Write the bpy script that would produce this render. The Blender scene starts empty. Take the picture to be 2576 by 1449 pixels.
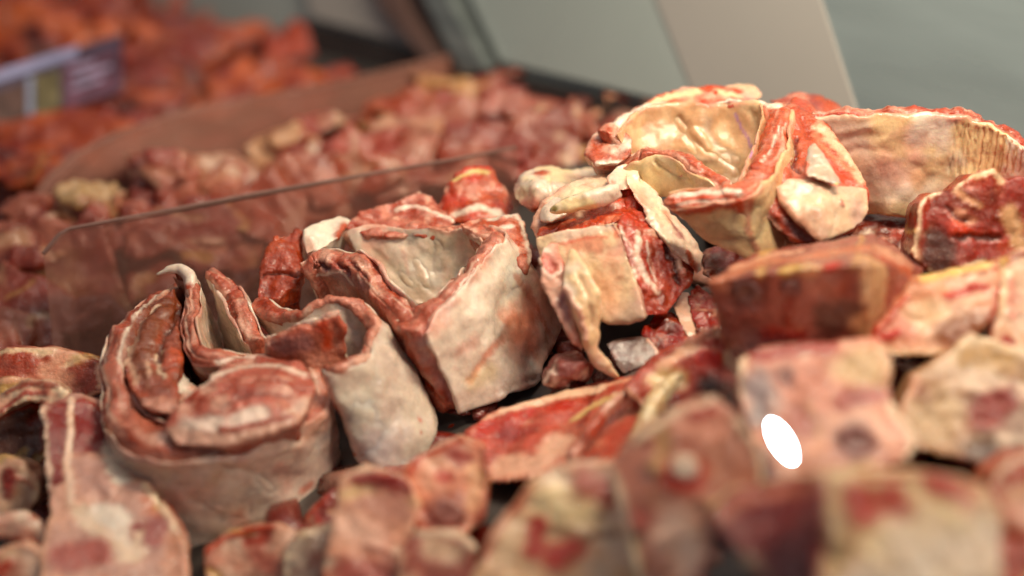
import bpy, bmesh, math, random
import numpy as np
from mathutils import Vector

# ------------------------------------------------------------------ scene, camera, light
scene = bpy.context.scene
random.seed(7)
RNG = np.random.default_rng(11)
PITCH = math.radians(24.0)
LENS, DIST = 70.0, 1.35
W, H = 2576.0, 1449.0
FPX = LENS / 36.0 * W
FOCUS = np.array([0.0, 0.0, 0.06])
FWD = np.array([0.0, math.cos(PITCH), -math.sin(PITCH)])
UPV = np.array([0.0, math.sin(PITCH), math.cos(PITCH)])
RGT = np.array([1.0, 0.0, 0.0])
CAM = FOCUS - FWD * DIST
PX = DIST / FPX                      # metres for one photograph pixel at the focus distance
FLOOR_Z = -0.10

cam = bpy.data.cameras.new('camera')
cam.lens = LENS
cam.sensor_width = 36.0
cam.clip_start, cam.clip_end = 0.01, 60.0
cam.dof.use_dof = True
cam.dof.focus_distance = DIST + 0.022
cam.dof.aperture_fstop = 1.55
cam_ob = bpy.data.objects.new('camera', cam)
cam_ob.location = CAM
cam_ob.rotation_euler = (math.pi / 2 - PITCH, 0, 0)
scene.collection.objects.link(cam_ob)
scene.camera = cam_ob

scene.view_settings.view_transform = 'Standard'
scene.view_settings.look = 'None'
scene.view_settings.gamma = 1.0
scene.view_settings.use_curve_mapping = False
scene.view_settings.exposure = 0.0
scene.render.engine = 'CYCLES'
scene.cycles.use_denoising = True
scene.cycles.max_bounces = 8
scene.cycles.transparent_max_bounces = 12
scene.cycles.sample_clamp_indirect = 4.0

world = bpy.data.worlds.new('World')
scene.world = world
world.use_nodes = True
bg = world.node_tree.nodes['Background']
bg.inputs['Color'].default_value = (0.95, 0.95, 1.0, 1)
bg.inputs['Strength'].default_value = 0.11

def area_light(name, loc, target, size, power, color, shape='RECTANGLE', size_y=None):
    l = bpy.data.lights.new(name, 'AREA')
    l.shape = shape
    l.size = size
    if size_y: l.size_y = size_y
    l.energy = power
    l.color = color
    o = bpy.data.objects.new(name, l)
    o.location = loc
    o.rotation_euler = (Vector(target) - Vector(loc)).to_track_quat('-Z', 'Y').to_euler()
    scene.collection.objects.link(o)
    return o
# the warm strip lamp under the front edge of the hood, turned towards the back of the case
area_light('case_lamp', (0.28, -0.10, 0.72), (0.08, 0.50, 0.30), 0.36, 9.0, (1.0, 0.87, 0.66), size_y=0.14)
# the shop's ceiling light that comes in from above
area_light('shop_ceiling_lamp', (-0.25, 0.25, 1.8), (-0.1, 0.10, 0), 0.7, 3.9, (1.0, 0.98, 0.95), size_y=0.5)
# spot rail of the shop, in front of the case on the right
area_light('shop_spot_rail', (0.80, -0.62, 0.85), (0.10, -0.18, 0.05), 0.26, 4.3, (1.0, 0.90, 0.76), size_y=0.16)
# daylight from the shop front, behind the customer
area_light('window_light', (-1.6, -1.6, 1.3), (-0.1, 0.0, 0), 1.2, 2.0, (0.86, 0.93, 1.0), size_y=1.0)
# fill lamp added out of view to brighten the trays behind
area_light('far_fill_lamp', (-0.30, 0.55, 0.95), (-0.35, 0.5, 0.0), 0.8, 1.2, (1.0, 0.76, 0.60), size_y=0.2)

# ------------------------------------------------------------------ helpers
DSH = 0.0                            # depth of the piece under work relative to the plane of focus
def P(px, py, d=0.0):
    z = DIST + d + DSH
    return CAM + RGT * ((px - W / 2) / FPX * z) - UPV * ((py - H / 2) / FPX * z) + FWD * z

def PA(pts):
    return np.array([P(*p) for p in pts])

def project(v):
    r = v - CAM
    z = r @ FWD
    return np.stack([W / 2 + (r @ RGT) / z * FPX, H / 2 - (r @ UPV) / z * FPX], 1), z - DIST

def lin(c):
    if isinstance(c, str):
        c = c.lstrip('#')
        c = tuple(int(c[i:i + 2], 16) / 255 for i in (0, 2, 4))
    return np.array([x / 12.92 if x <= 0.04045 else ((x + 0.055) / 1.055) ** 2.4 for x in c])

def _hash(i, j, k, s):
    h = (i.astype(np.int64) * 374761393 + j.astype(np.int64) * 668265263 + k.astype(np.int64) * 2147483647 + s * 974711) & 0xFFFFFFFF
    h = ((h ^ (h >> 13)) * 1274126177) & 0xFFFFFFFF
    h = ((h ^ (h >> 16)) * 2246822519) & 0xFFFFFFFF
    return ((h ^ (h >> 15)) & 0xFFFFFF) / float(0xFFFFFF)

def vnoise(p, seed=0):
    f = np.floor(p)
    t = p - f
    t = t * t * t * (t * (t * 6 - 15) + 10)
    i, j, k = f[:, 0].astype(int), f[:, 1].astype(int), f[:, 2].astype(int)
    r = 0
    for a in (0, 1):
        wa = t[:, 0] if a else 1 - t[:, 0]
        for b in (0, 1):
            wb = t[:, 1] if b else 1 - t[:, 1]
            for c in (0, 1):
                wc = t[:, 2] if c else 1 - t[:, 2]
                r = r + _hash(i + a, j + b, k + c, seed) * wa * wb * wc
    return r * 2 - 1

def fbm(p, freq, octv=4, seed=0, gain=0.5):
    r, a, n = 0, 1.0, 0
    q = p * freq + 13.7 * (seed % 97)
    for o in range(octv):
        r = r + a * vnoise(q, seed + o)
        n += a
        a *= gain
        q = q * 2.03 + 5.1
    return r / n * 1.6

def sstep(a, b, x):
    t = np.clip((x - a) / (b - a + 1e-12), 0, 1)
    return t * t * (3 - 2 * t)

def catmull(pts, n):
    pts = np.asarray(pts, float)
    if len(pts) == 2:
        t = np.linspace(0, 1, n)[:, None]
        return pts[0] * (1 - t) + pts[1] * t
    ext = np.vstack([2 * pts[0] - pts[1], pts, 2 * pts[-1] - pts[-2]])
    m = len(pts) - 1
    u = np.linspace(0, m - 1e-9, n)
    i = u.astype(int)
    t = (u - i)[:, None]
    a, b, c, d = ext[i], ext[i + 1], ext[i + 2], ext[i + 3]
    return 0.5 * (2 * b + (c - a) * t + (2 * a - 5 * b + 4 * c - d) * t * t + (3 * b - a - 3 * c + d) * t ** 3)

class M:
    """a mesh under work: vertices, faces, colour (rgb + leanness)"""
    def __init__(s, v, f):
        s.v = np.asarray(v, float)
        s.f = f
        s.col = np.tile(np.array([0.6, 0.4, 0.3, 0.0]), (len(s.v), 1))
        s.normals()
    def normals(s):
        me = bpy.data.meshes.new('t')
        me.from_pydata(s.v.tolist(), [], s.f)
        me.update()
        n = np.empty(len(s.v) * 3, np.float32)
        me.vertex_normals.foreach_get('vector', n)
        bpy.data.meshes.remove(me)
        s.n = n.reshape(-1, 3).astype(float)
    def rough(s, layers, seed=0):
        """layers: (amplitude mm, wavelength mm)"""
        for k, (amp, wl) in enumerate(layers):
            s.v = s.v + s.n * (fbm(s.v, 1000.0 / wl, 3, seed + 7 * k) * amp * 0.001)[:, None]
        s.normals()
        return s
    def base(s, c, lean=0.0, patches=(), seed=0):
        """patches: (colour, wavelength mm, threshold, softness, lean)"""
        s.col[:, :3] = lin(c)
        s.col[:, 3] = lean
        v = fbm(s.v, 30, 3, seed + 3)
        s.col[:, :3] *= (1 + 0.10 * v)[:, None]
        for k, (pc, wl, th, so, le) in enumerate(patches):
            m = sstep(th - max(so, .42), th + max(so, .42), fbm(s.v, 1000.0 / wl, 4, seed + 31 * k + 5))[:, None]
            s.col = s.col * (1 - m) + np.append(lin(pc), le) * m
        return s
    def streaks(s, lst, seed=0, relief=0.8):
        """bands of tissue running along a slab: (colour, bands across the layer, threshold, softness, lean)"""
        q = np.stack([s.us * 16, s.un * 1.0 + 0.02 * fbm(s.v, 70, 2, seed), s.uh * s.hgt * 16], 1)
        warp = fbm(s.v, 45, 3, seed + 1) * 0.10
        for k, (c, nb, th, so, le) in enumerate(lst):
            p = q * np.array([1, nb, 1]); p[:, 1] += warp * nb
            v = fbm(p, 1.0, 3, seed + 17 * k)
            m = sstep(th - so * 1.3, th + so * 1.3, v)[:, None] * (0.85 if le > .3 else 0.7)
            s.col = s.col * (1 - m) + np.append(lin(c), le) * m
            if relief:
                s.v = s.v + s.n * ((m[:, 0] - 0.4) * relief * sstep(.88, .97, s.uh) * (1 if le < .5 else -1) * 0.001)[:, None]
        s.normals()
        return s
    def lip(s, c, lo=0.93, a=0.8, seed=0):
        """the cut edge of a layer of fat, stained by the lean next to it"""
        m = (sstep(lo, 1.0, s.uh + 0.03 * fbm(s.v, 90, 3, seed)) * a * sstep(-0.5, 0.6, fbm(s.v, 60, 3, seed + 4)))[:, None]
        s.col = s.col * (1 - m) + np.append(lin(c), 0.2) * m
        return s
    def pick(s, pts):
        """photograph points -> points on the side of the mesh that faces the camera"""
        pp, dd = project(s.v)
        facing = np.einsum('ij,ij->i', s.n, s.v - CAM) < 0
        out = []
        for x, y in pts:
            r2 = (pp[:, 0] - x) ** 2 + (pp[:, 1] - y) ** 2
            rr = 9.0
            while True:
                m = np.where((r2 < rr * rr) & facing)[0]
                if len(m) or rr > 300: break
                rr *= 1.5
            if len(m) == 0:
                m = np.array([np.argmin(r2)])
            near = m[np.argmin(dd[m])]
            out.append(s.v[near])
        return np.array(out)
    def dist(s, line):
        best = np.full(len(s.v), 1e9)
        if len(line) == 1:
            return np.linalg.norm(s.v - line[0], axis=1)
        for a, b in zip(line[:-1], line[1:]):
            ab = b - a
            t = np.clip(((s.v - a) @ ab) / (ab @ ab + 1e-12), 0, 1)
            best = np.minimum(best, np.linalg.norm(s.v - (a + t[:, None] * ab), axis=1))
        return best
    def mark(s, c, r, pts, soft=0.35, h=0.0, lean=None, rag=0.35, wl=None, a=1.0, seed=None):
        """a patch or a streak of tissue: colour, radius in photograph px, points, softness, relief mm"""
        if h > 0: rag = min(rag, .15)
        seed = int(abs(hash((round(pts[0][0]), round(pts[0][1]), int(r)))) % 9973) if seed is None else seed
        line = np.array(pts, float)
        if len(line) > 1:
            line = catmull(line, max(4, 3 * len(line)))
        L = s.pick(line)
        R = r * PX
        d = s.dist(L)
        d = d + fbm(s.v, 1.0 / (wl * 0.001 if wl else max(R * 1.1, 0.0025)), 4, seed) * R * rag
        if c is not None and r < 16 and not h: soft = max(soft, .6)
        m = (1 - sstep(R * (1 - soft), R * (1 + soft), d)) * a
        if c is not None:
            le = s.col[:, 3:4] if lean is None else np.full((len(s.v), 1), float(lean))
            tgt = np.hstack([np.tile(lin(c), (len(s.v), 1)), le])
            s.col = s.col * (1 - m[:, None]) + tgt * m[:, None]
        if h:
            s.v = s.v + s.n * (m * h * 0.001)[:, None]
            s.normals()
        return s
    def marks(s, lst):
        for k in lst:
            k = dict(k)
            s.mark(k.pop('c', None), k.pop('r'), k.pop('p'), **k)
        return s
    def build(s, name, mat, parent=None):
        me = bpy.data.meshes.new(name)
        me.from_pydata(s.v.tolist(), [], s.f)
        at = me.color_attributes.new('tissue', 'FLOAT_COLOR', 'POINT')
        at.data.foreach_set('color', np.clip(s.col, 0, 1).astype(np.float32).ravel())
        me.polygons.foreach_set('use_smooth', np.ones(len(me.polygons), bool))
        me.update()
        me.materials.append(mat)
        o = bpy.data.objects.new(name, me)
        scene.collection.objects.link(o)
        if parent is not None:
            o.parent = parent
            o.matrix_parent_inverse = parent.matrix_world.inverted()
        return o

def tag(o, label, cat, group=None):
    o['label'] = label
    o['category'] = cat
    if group: o['group'] = group
    return o

def thing(name, label, cat, loc, group=None):
    o = bpy.data.objects.new(name, None)
    o.empty_display_size = 0.02
    o.location = loc
    scene.collection.objects.link(o)
    from mathutils import Matrix
    o.matrix_world = Matrix.Translation(Vector(loc))
    return tag(o, label, cat, group)

def ribbon(top, bot, thick, n0, n1, ext=0.0, S=170, rise=0.0, capk=7, step=1.5, rnd=0.45, top_noise=0.0, seed=0):
    """one layer of a folded slab: loft along a rim line (top) and a foot line (bot); thick in photograph px;
    n0..n1 the share of the thickness the layer takes (+ is the right-hand side of the way); ext in mm above the rim"""
    T = catmull(PA(top), 400)
    B = catmull(PA(bot), 400)
    th = catmull(np.array(thick, float).reshape(-1, 1) if not np.isscalar(thick) else np.full((len(top), 1), float(thick)), 400)[:, 0] * PX
    mid = (T + B) / 2
    seg = np.r_[0, np.cumsum(np.linalg.norm(np.diff(T, axis=0), axis=1) + 0.3 * np.linalg.norm(np.diff(mid, axis=0), axis=1))]
    u = np.linspace(0, seg[-1], S)
    rs = lambda a: np.stack([np.interp(u, seg, a[:, k]) for k in range(a.shape[1])], 1)
    T, B = rs(T), rs(B)
    th = np.interp(u, seg, th)
    A = T - B
    hl = np.linalg.norm(A, axis=1)
    A = A / hl[:, None]
    tg = np.gradient((T * 0.7 + B * 0.3), axis=0)
    tg = tg - A * np.einsum('ij,ij->i', tg, A)[:, None]
    N = np.cross(tg, A)
    N /= np.linalg.norm(N, axis=1)[:, None] + 1e-9
    for _ in range(6):                       # calm the frame in tight folds
        N[1:-1] = (N[:-2] + 2 * N[1:-1] + N[2:]) / 4
        N /= np.linalg.norm(N, axis=1)[:, None] + 1e-9
    hm = float(hl.mean())
    nside = int(np.clip(hm / (step * 0.001), 8, 70))
    wid = float(np.mean(th) * abs(n1 - n0))
    ntop = int(np.clip(wid / (step * 0.001), 5, 24))
    # unit profile (n 0..1, h 0..1) going round: up the + side, over the rim, down the - side, under
    prof = []
    for i in range(nside): prof.append((1.0, i / nside))
    for i in range(ntop): prof.append((1.0 - i / ntop, 1.0))
    for i in range(nside): prof.append((0.0, 1.0 - i / nside))
    for i in range(4): prof.append((i / 4, 0.0))
    prof = np.array(prof)
    Mn = len(prof)
    V = np.zeros((S, Mn, 3))
    tn = fbm(T, 120, 3, seed + 71) * top_noise * 0.001 if top_noise else np.zeros(S)
    for s in range(S):
        w = th[s] * (n1 - n0)
        hh = hl[s] + ext * 0.001 + tn[s]
        n = th[s] * n0 + prof[:, 0] * w
        h = prof[:, 1] * hh
        r = min(rnd * w, 0.45 * hh)
        nc = np.clip(n, th[s] * n0 + r, th[s] * n1 - r)
        hc = np.clip(h, r, hh - r)
        dn, dh = n - nc, h - hc
        q = np.sqrt(dn ** 2 + dh ** 2)
        k = np.where(q > r, r / (q + 1e-12), 1.0)
        n = nc + dn * k
        h = hc + dh * k
        V[s] = B[s] + A[s] * h[:, None] + N[s] * n[:, None]
    rings = [V[s] for s in range(S)]
    def cap(ring, s, sign):
        w = th[s] * (n1 - n0)
        nm = th[s] * (n0 + n1) / 2
        tdir = tg[s] / (np.linalg.norm(tg[s]) + 1e-9) * sign
        out = []
        nn = np.einsum('ij,j->i', ring - B[s], N[s])
        for k in range(1, capk + 1):
            t = k / capk
            bul = w * 0.22 * math.sin(min(1, t * 1.6) * math.pi / 2)
            out.append(ring + N[s] * ((nm - nn) * t)[:, None] + tdir * bul)
        return out
    first = cap(rings[0], 0, -1)[::-1]
    last = cap(rings[-1], S - 1, 1)
    allr = first + rings + last
    v = np.vstack(allr)
    f = []
    R = len(allr)
    for a in range(R - 1):
        for b in range(Mn):
            c = (b + 1) % Mn
            f.append((a * Mn + b, (a + 1) * Mn + b, (a + 1) * Mn + c, a * Mn + c))
    # weld the caps' spines, fix the winding
    bm = bmesh.new()
    lay = [bm.verts.layers.float.new(k) for k in ('un', 'uh', 'us')]
    bv = [bm.verts.new(x) for x in v]
    for a in range(R):
        sl = u[min(max(a - capk, 0), S - 1)]
        for b in range(Mn):
            w_ = bv[a * Mn + b]
            w_[lay[0]], w_[lay[1]], w_[lay[2]] = prof[b, 0], prof[b, 1], sl
    for q in f:
        try: bm.faces.new([bv[i] for i in q])
        except ValueError: pass
    bmesh.ops.remove_doubles(bm, verts=bm.verts, dist=1e-6)
    bmesh.ops.recalc_face_normals(bm, faces=bm.faces)
    bm.verts.index_update()
    v = [tuple(x.co) for x in bm.verts]
    f = [tuple(x.index for x in q.verts) for q in bm.faces]
    uv = np.array([[x[l] for l in lay] for x in bm.verts])
    bm.free()
    m = M(v, f)
    m.un, m.uh, m.us, m.wid, m.hgt = uv[:, 0], uv[:, 1], uv[:, 2], wid, hm
    return m

def lump(hulls, voxel=2.0, smooth=3, extra=None):
    """union of convex hulls of points (world), remeshed to one skin"""
    bm = bmesh.new()
    for pts in hulls:
        b2 = bmesh.new()
        if isinstance(pts, tuple):               # a prism between two outlines
            fr, bk = pts
            va = [b2.verts.new(p) for p in fr]; vb = [b2.verts.new(p) for p in bk]
            k = len(va)
            b2.faces.new(va); b2.faces.new(vb[::-1])
            for i in range(k):
                b2.faces.new((va[i], vb[i], vb[(i + 1) % k], va[(i + 1) % k]))
            bmesh.ops.triangulate(b2, faces=b2.faces)
            bmesh.ops.recalc_face_normals(b2, faces=b2.faces)
            me = bpy.data.meshes.new('h'); b2.to_mesh(me); b2.free()
            bm.from_mesh(me); bpy.data.meshes.remove(me)
            continue
        for p in pts: b2.verts.new(p)
        r = bmesh.ops.convex_hull(b2, input=b2.verts)
        bmesh.ops.delete(b2, geom=list({g for g in r['geom_interior'] + r['geom_unused'] if isinstance(g, bmesh.types.BMVert)}), context='VERTS')
        bmesh.ops.recalc_face_normals(b2, faces=b2.faces)
        me = bpy.data.meshes.new('h')
        b2.to_mesh(me); b2.free()
        bm.from_mesh(me)
        bpy.data.meshes.remove(me)
    me = bpy.data.meshes.new('r')
    bm.to_mesh(me); bm.free()
    o = bpy.data.objects.new('r', me)
    scene.collection.objects.link(o)
    m = o.modifiers.new('r', 'REMESH'); m.mode = 'VOXEL'; m.voxel_size = voxel * 0.001; m.adaptivity = 0
    if smooth:
        m = o.modifiers.new('s', 'SMOOTH'); m.factor = 0.5; m.iterations = smooth
    dg = bpy.context.evaluated_depsgraph_get()
    ev = o.evaluated_get(dg).data
    v = np.empty(len(ev.vertices) * 3, np.float32)
    ev.vertices.foreach_get('co', v)
    v = v.reshape(-1, 3).astype(float)
    f = [tuple(p.vertices) for p in ev.polygons]
    bpy.data.objects.remove(o)
    bpy.data.meshes.remove(me)
    return M(v, f)

OUTLINES = []                        # outlines of the pieces made since the last finished cut
def near(d):
    return d if d > -.06 else -.06 + (d + .06) * 1.35

def block_pts(front, d, back=0.05, shrink=0.86, lean=42, grow=1.15, seed=None):
    """a hacked piece: its outline in photograph px at depth d (or own depths), leaning back towards the top; the rear is set back into the heap"""
    pts = np.array([(p[0], p[1], near(p[2] if len(p) > 2 else d)) for p in front], float)
    c = pts.mean(0)
    pts[:, :2] = c[:2] + (pts[:, :2] - c[:2]) * grow
    hgt = np.ptp(pts[:, 1]) + 1
    g = np.random.default_rng(int(abs(c[0] * 7 + c[1] * 13)) if seed is None else seed)
    OUTLINES.append(pts[:, :2].copy())
    fr = np.array([P(x, y, dd + (c[1] - y) * PX * math.tan(math.radians(lean) - PITCH) + g.uniform(-.003, .003)) for x, y, dd in pts])
    cc = fr.mean(0)
    bk = cc + (fr - cc) * shrink + FWD * back
    return (fr, bk)

def ball_pts(px, py, d, rx, ry, rz, seed, n=26, flat=0.75):
    """a random many-sided lump: half axes in px (rx, ry) and metres (rz)"""
    g = np.random.default_rng(seed)
    q = g.normal(size=(n, 3))
    q /= np.linalg.norm(q, axis=1)[:, None]
    q = np.sign(q) * np.abs(q) ** flat
    s = (DIST + d) / FPX
    return P(px, py, d) + RGT * (q[:, :1] * rx * s) + UPV * (q[:, 1:2] * ry * s) + FWD * (q[:, 2:] * rz)

# ------------------------------------------------------------------ materials
def nodes_of(name):
    m = bpy.data.materials.new(name)
    m.use_nodes = True
    nt = m.node_tree
    nt.nodes.clear()
    return m, nt

def meat_material(name, wet=0.65, bump=1.0, marble=1.0, sss=0.22):
    m, nt = nodes_of(name)
    N, L = nt.nodes, nt.links
    out = N.new('ShaderNodeOutputMaterial')
    b = N.new('ShaderNodeBsdfPrincipled')
    L.new(b.outputs[0], out.inputs[0])
    at = N.new('ShaderNodeAttribute'); at.attribute_name = 'tissue'
    tc = N.new('ShaderNodeTexCoord')
    def noise(scale, detail=4, rough=0.55, dist=0.0, vec=None):
        n = N.new('ShaderNodeTexNoise')
        n.inputs['Scale'].default_value = scale
        n.inputs['Detail'].default_value = detail
        n.inputs['Roughness'].default_value = rough
        n.inputs['Distortion'].default_value = dist
        L.new(vec if vec else tc.outputs['Object'], n.inputs['Vector'])
        return n.outputs['Fac']
    def math_(op, a, b_=None, c=None, clamp=False):
        n = N.new('ShaderNodeMath'); n.operation = op; n.use_clamp = clamp
        for i, x in enumerate((a, b_, c)):
            if x is None: continue
            if isinstance(x, (int, float)): n.inputs[i].default_value = x
            else: L.new(x, n.inputs[i])
        return n.outputs[0]
    def mix(f, a, c):
        n = N.new('ShaderNodeMix'); n.data_type = 'RGBA'
        if isinstance(f, (int, float)): n.inputs['Factor'].default_value = f
        else: L.new(f, n.inputs['Factor'])
        for s, x in ((6, a), (7, c)):
            if isinstance(x, tuple): n.inputs[s].default_value = x
            else: L.new(x, n.inputs[s])
        return n.outputs[2]
    def remap(x, a, b_, c=0.0, d=1.0):
        n = N.new('ShaderNodeMapRange'); n.clamp = True
        n.inputs[1].default_value = a; n.inputs[2].default_value = b_; n.inputs[3].default_value = c; n.inputs[4].default_value = d
        L.new(x, n.inputs[0])
        return n.outputs[0]
    lean = at.outputs['Alpha']
    fat = math_('SUBTRACT', 1.0, lean)
    # fine mottling of every tissue
    mot = remap(noise(140, 6, 0.6), 0.25, 0.75, 0.80, 1.20)
    vm = N.new('ShaderNodeVectorMath'); vm.operation = 'SCALE'
    L.new(at.outputs['Color'], vm.inputs[0]); L.new(mot, vm.inputs['Scale'])
    col = vm.outputs[0]
    fib = remap(noise(620, 4, 0.65, 0.4), 0.3, 0.7, 0.72, 1.28)
    vm2 = N.new('ShaderNodeVectorMath'); vm2.operation = 'SCALE'
    L.new(col, vm2.inputs[0]); L.new(math_('ADD', math_('MULTIPLY', math_('SUBTRACT', fib, 1.0), math_('ADD', math_('MULTIPLY', lean, 0.8), 0.2)), 1.0), vm2.inputs['Scale'])
    col = vm2.outputs[0]
    # lean: pale marbling threads between the fibre bundles
    rid = math_('ABSOLUTE', math_('SUBTRACT', noise(62, 5, 0.6, 1.4), 0.5))
    thread = math_('MULTIPLY', remap(rid, 0.0, 0.035, 1.0, 0.0), remap(noise(26, 2), 0.45, 0.62))
    col = mix(math_('MULTIPLY', math_('MULTIPLY', thread, lean), 0.32 * marble), col, (0.62, 0.32, 0.24, 1))
    # lean: dark blood-filled grain
    dk = remap(noise(210, 4, 0.65, 0.6), 0.52, 0.72)
    col = mix(math_('MULTIPLY', math_('MULTIPLY', dk, lean), 0.38), col, (0.17, 0.036, 0.022, 1))
    # saw dust of bone and fat on the cut lean
    vo = N.new('ShaderNodeTexVoronoi'); vo.inputs['Scale'].default_value = 230
    L.new(tc.outputs['Object'], vo.inputs['Vector'])
    crumb = math_('MULTIPLY', remap(vo.outputs['Distance'], 0.10, 0.22, 1.0, 0.0), remap(noise(38, 3), 0.54, 0.62))
    col = mix(math_('MULTIPLY', math_('MULTIPLY', crumb, lean), 0.45 * marble), col, (0.72, 0.50, 0.36, 1))
    # fat: faint rosy veins and blotches, thin creases
    vein = math_('ABSOLUTE', math_('SUBTRACT', noise(34, 5, 0.6, 2.2), 0.5))
    vein = math_('MULTIPLY', remap(vein, 0.0, 0.018, 1.0, 0.0), remap(noise(17, 2), 0.50, 0.68))
    col = mix(math_('MULTIPLY', math_('MULTIPLY', vein, fat), 0.25), col, (0.46, 0.12, 0.07, 1))
    bl = remap(noise(48, 5, 0.65, 0.8), 0.56, 0.74)
    col = mix(math_('MULTIPLY', math_('MULTIPLY', bl, fat), 0.14), col, (0.55, 0.25, 0.16, 1))
    hs = N.new('ShaderNodeHueSaturation')
    hs.inputs['Value'].default_value = 1.02
    L.new(math_('ADD', math_('MULTIPLY', lean, 0.10), 1.03), hs.inputs['Saturation'])
    L.new(col, hs.inputs['Color'])
    L.new(hs.outputs[0], b.inputs['Base Color'])
    L.new(remap(noise(95, 3), 0.3, 0.7, 0.40 - 0.3 * wet, 0.62 - 0.3 * wet), b.inputs['Roughness'])
    b.inputs['Specular IOR Level'].default_value = 0.42
    b.inputs['Coat Weight'].default_value = 0.95 * wet
    b.inputs['Coat Roughness'].default_value = 0.13
    cb = N.new('ShaderNodeBump'); cb.inputs['Strength'].default_value = 0.5; cb.inputs['Distance'].default_value = 0.0015
    L.new(noise(420, 3, 0.6), cb.inputs['Height']); L.new(cb.outputs[0], b.inputs['Coat Normal'])
    b.inputs['Subsurface Weight'].default_value = sss
    b.inputs['Subsurface Radius'].default_value = (1.0, 0.42, 0.25)
    b.inputs['Subsurface Scale'].default_value = 0.005
    # relief
    hl = math_('MULTIPLY', math_('ADD', noise(330, 5, 0.65, 0.5), math_('MULTIPLY', noise(120, 4, 0.6, 1.0), 1.2)), math_('ADD', math_('MULTIPLY', lean, 0.9), 0.22))
    hf = math_('MULTIPLY', rid, math_('MULTIPLY', fat, 0.8))
    bp = N.new('ShaderNodeBump')
    bp.inputs['Strength'].default_value = 0.55 * bump
    bp.inputs['Distance'].default_value = 0.0022
    L.new(math_('ADD', hl, hf), bp.inputs['Height'])
    L.new(bp.outputs[0], b.inputs['Normal'])
    return m

def plain_material(name, color, rough=0.5, metal=0.0, noise_scale=20, noise_amt=0.15, stretch=None, bump=0.0):
    m, nt = nodes_of(name)
    N, L = nt.nodes, nt.links
    out = N.new('ShaderNodeOutputMaterial')
    b = N.new('ShaderNodeBsdfPrincipled')
    L.new(b.outputs[0], out.inputs[0])
    tc = N.new('ShaderNodeTexCoord')
    mp = N.new('ShaderNodeMapping')
    if stretch: mp.inputs['Scale'].default_value = stretch
    L.new(tc.outputs['Object'], mp.inputs[0])
    n = N.new('ShaderNodeTexNoise'); n.inputs['Scale'].default_value = noise_scale; n.inputs['Detail'].default_value = 6
    L.new(mp.outputs[0], n.inputs['Vector'])
    r = N.new('ShaderNodeMapRange'); r.inputs[1].default_value = .3; r.inputs[2].default_value = .7
    r.inputs[3].default_value = 1 - noise_amt; r.inputs[4].default_value = 1 + noise_amt
    L.new(n.outputs['Fac'], r.inputs[0])
    vm = N.new('ShaderNodeVectorMath'); vm.operation = 'SCALE'
    vm.inputs[0].default_value = lin(color)
    L.new(r.outputs[0], vm.inputs['Scale'])
    L.new(vm.outputs[0], b.inputs['Base Color'])
    b.inputs['Metallic'].default_value = metal
    r2 = N.new('ShaderNodeMapRange'); r2.inputs[1].default_value = .3; r2.inputs[2].default_value = .7
    r2.inputs[3].default_value = rough * 0.8; r2.inputs[4].default_value = min(1, rough * 1.25)
    L.new(n.outputs['Fac'], r2.inputs[0]); L.new(r2.outputs[0], b.inputs['Roughness'])
    if bump:
        bp = N.new('ShaderNodeBump'); bp.inputs['Strength'].default_value = bump; bp.inputs['Distance'].default_value = 0.001
        L.new(n.outputs['Fac'], bp.inputs['Height']); L.new(bp.outputs[0], b.inputs['Normal'])
    return m

MEAT = meat_material('raw_meat')
MEAT_WET = meat_material('raw_meat_moist', wet=0.85)
FAT = meat_material('fat_skin', wet=0.7, bump=0.8, sss=0.3)

# tissue colours (albedo)
CREAM, CREAM2, TAN, YEL = '#e6d3c0', '#dcc5b2', '#c8ac94', '#d8bc7c'
PINKF, ROSE, MAUVE, PALE = '#dca892', '#c98674', '#a8716a', '#e2c4b2'
LEAN, LEAN2, DARK, BRIGHT = '#b25a45', '#9a4433', '#6a2a1e', '#c4432c'
BONE, BONED, ORANGE, GREY = '#c79a88', '#7c4a44', '#c4583c', '#a4948a'
BROWN = '#7d4230'

# ------------------------------------------------------------------ the setting: deck, back of the case, rails
def quad_sheet(name, pts, mat, thick=0.0, parent=None, bevel=0.0):
    """a flat sheet through world points, with thickness along its normal"""
    pts = [Vector(p) for p in pts]
    n = (pts[1] - pts[0]).cross(pts[2] - pts[0]).normalized()
    bm = bmesh.new()
    a = [bm.verts.new(p) for p in pts]
    if thick:
        b = [bm.verts.new(p - n * thick) for p in pts]
        bm.faces.new(a); bm.faces.new(b[::-1])
        k = len(pts)
        for i in range(k):
            bm.faces.new((a[i], b[i], b[(i + 1) % k], a[(i + 1) % k]))
        bmesh.ops.recalc_face_normals(bm, faces=bm.faces)
        if bevel:
            bmesh.ops.bevel(bm, geom=list(bm.edges), offset=bevel, segments=2, affect='EDGES')
    else:
        bm.faces.new(a)
    me = bpy.data.meshes.new(name)
    bm.to_mesh(me); bm.free()
    me.materials.append(mat)
    o = bpy.data.objects.new(name, me)
    scene.collection.objects.link(o)
    if parent is not None:
        o.parent = parent
        o.matrix_parent_inverse = parent.matrix_world.inverted()
    return o

STEEL = plain_material('brushed_steel', '#9fa6a2', 0.42, 0.85, 6, 0.12, (1, 1, 14))
STEEL_WARM = plain_material('brushed_steel_warm', '#b3aaa2', 0.45, 0.7, 6, 0.10, (1, 1, 14))
PANEL = plain_material('back_panel_grey', '#99a29f', 0.30, 0.1, 4, 0.06)
PANEL_WARM = plain_material('back_panel_warm_grey', '#9f9b96', 0.32, 0.1, 4, 0.06)
DARK_TRIM = plain_material('dark_trim', '#26211f', 0.5, 0.0, 30, 0.2)
DECK = plain_material('deck_steel', '#5c5652', 0.4, 0.6, 12, 0.3)

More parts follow.
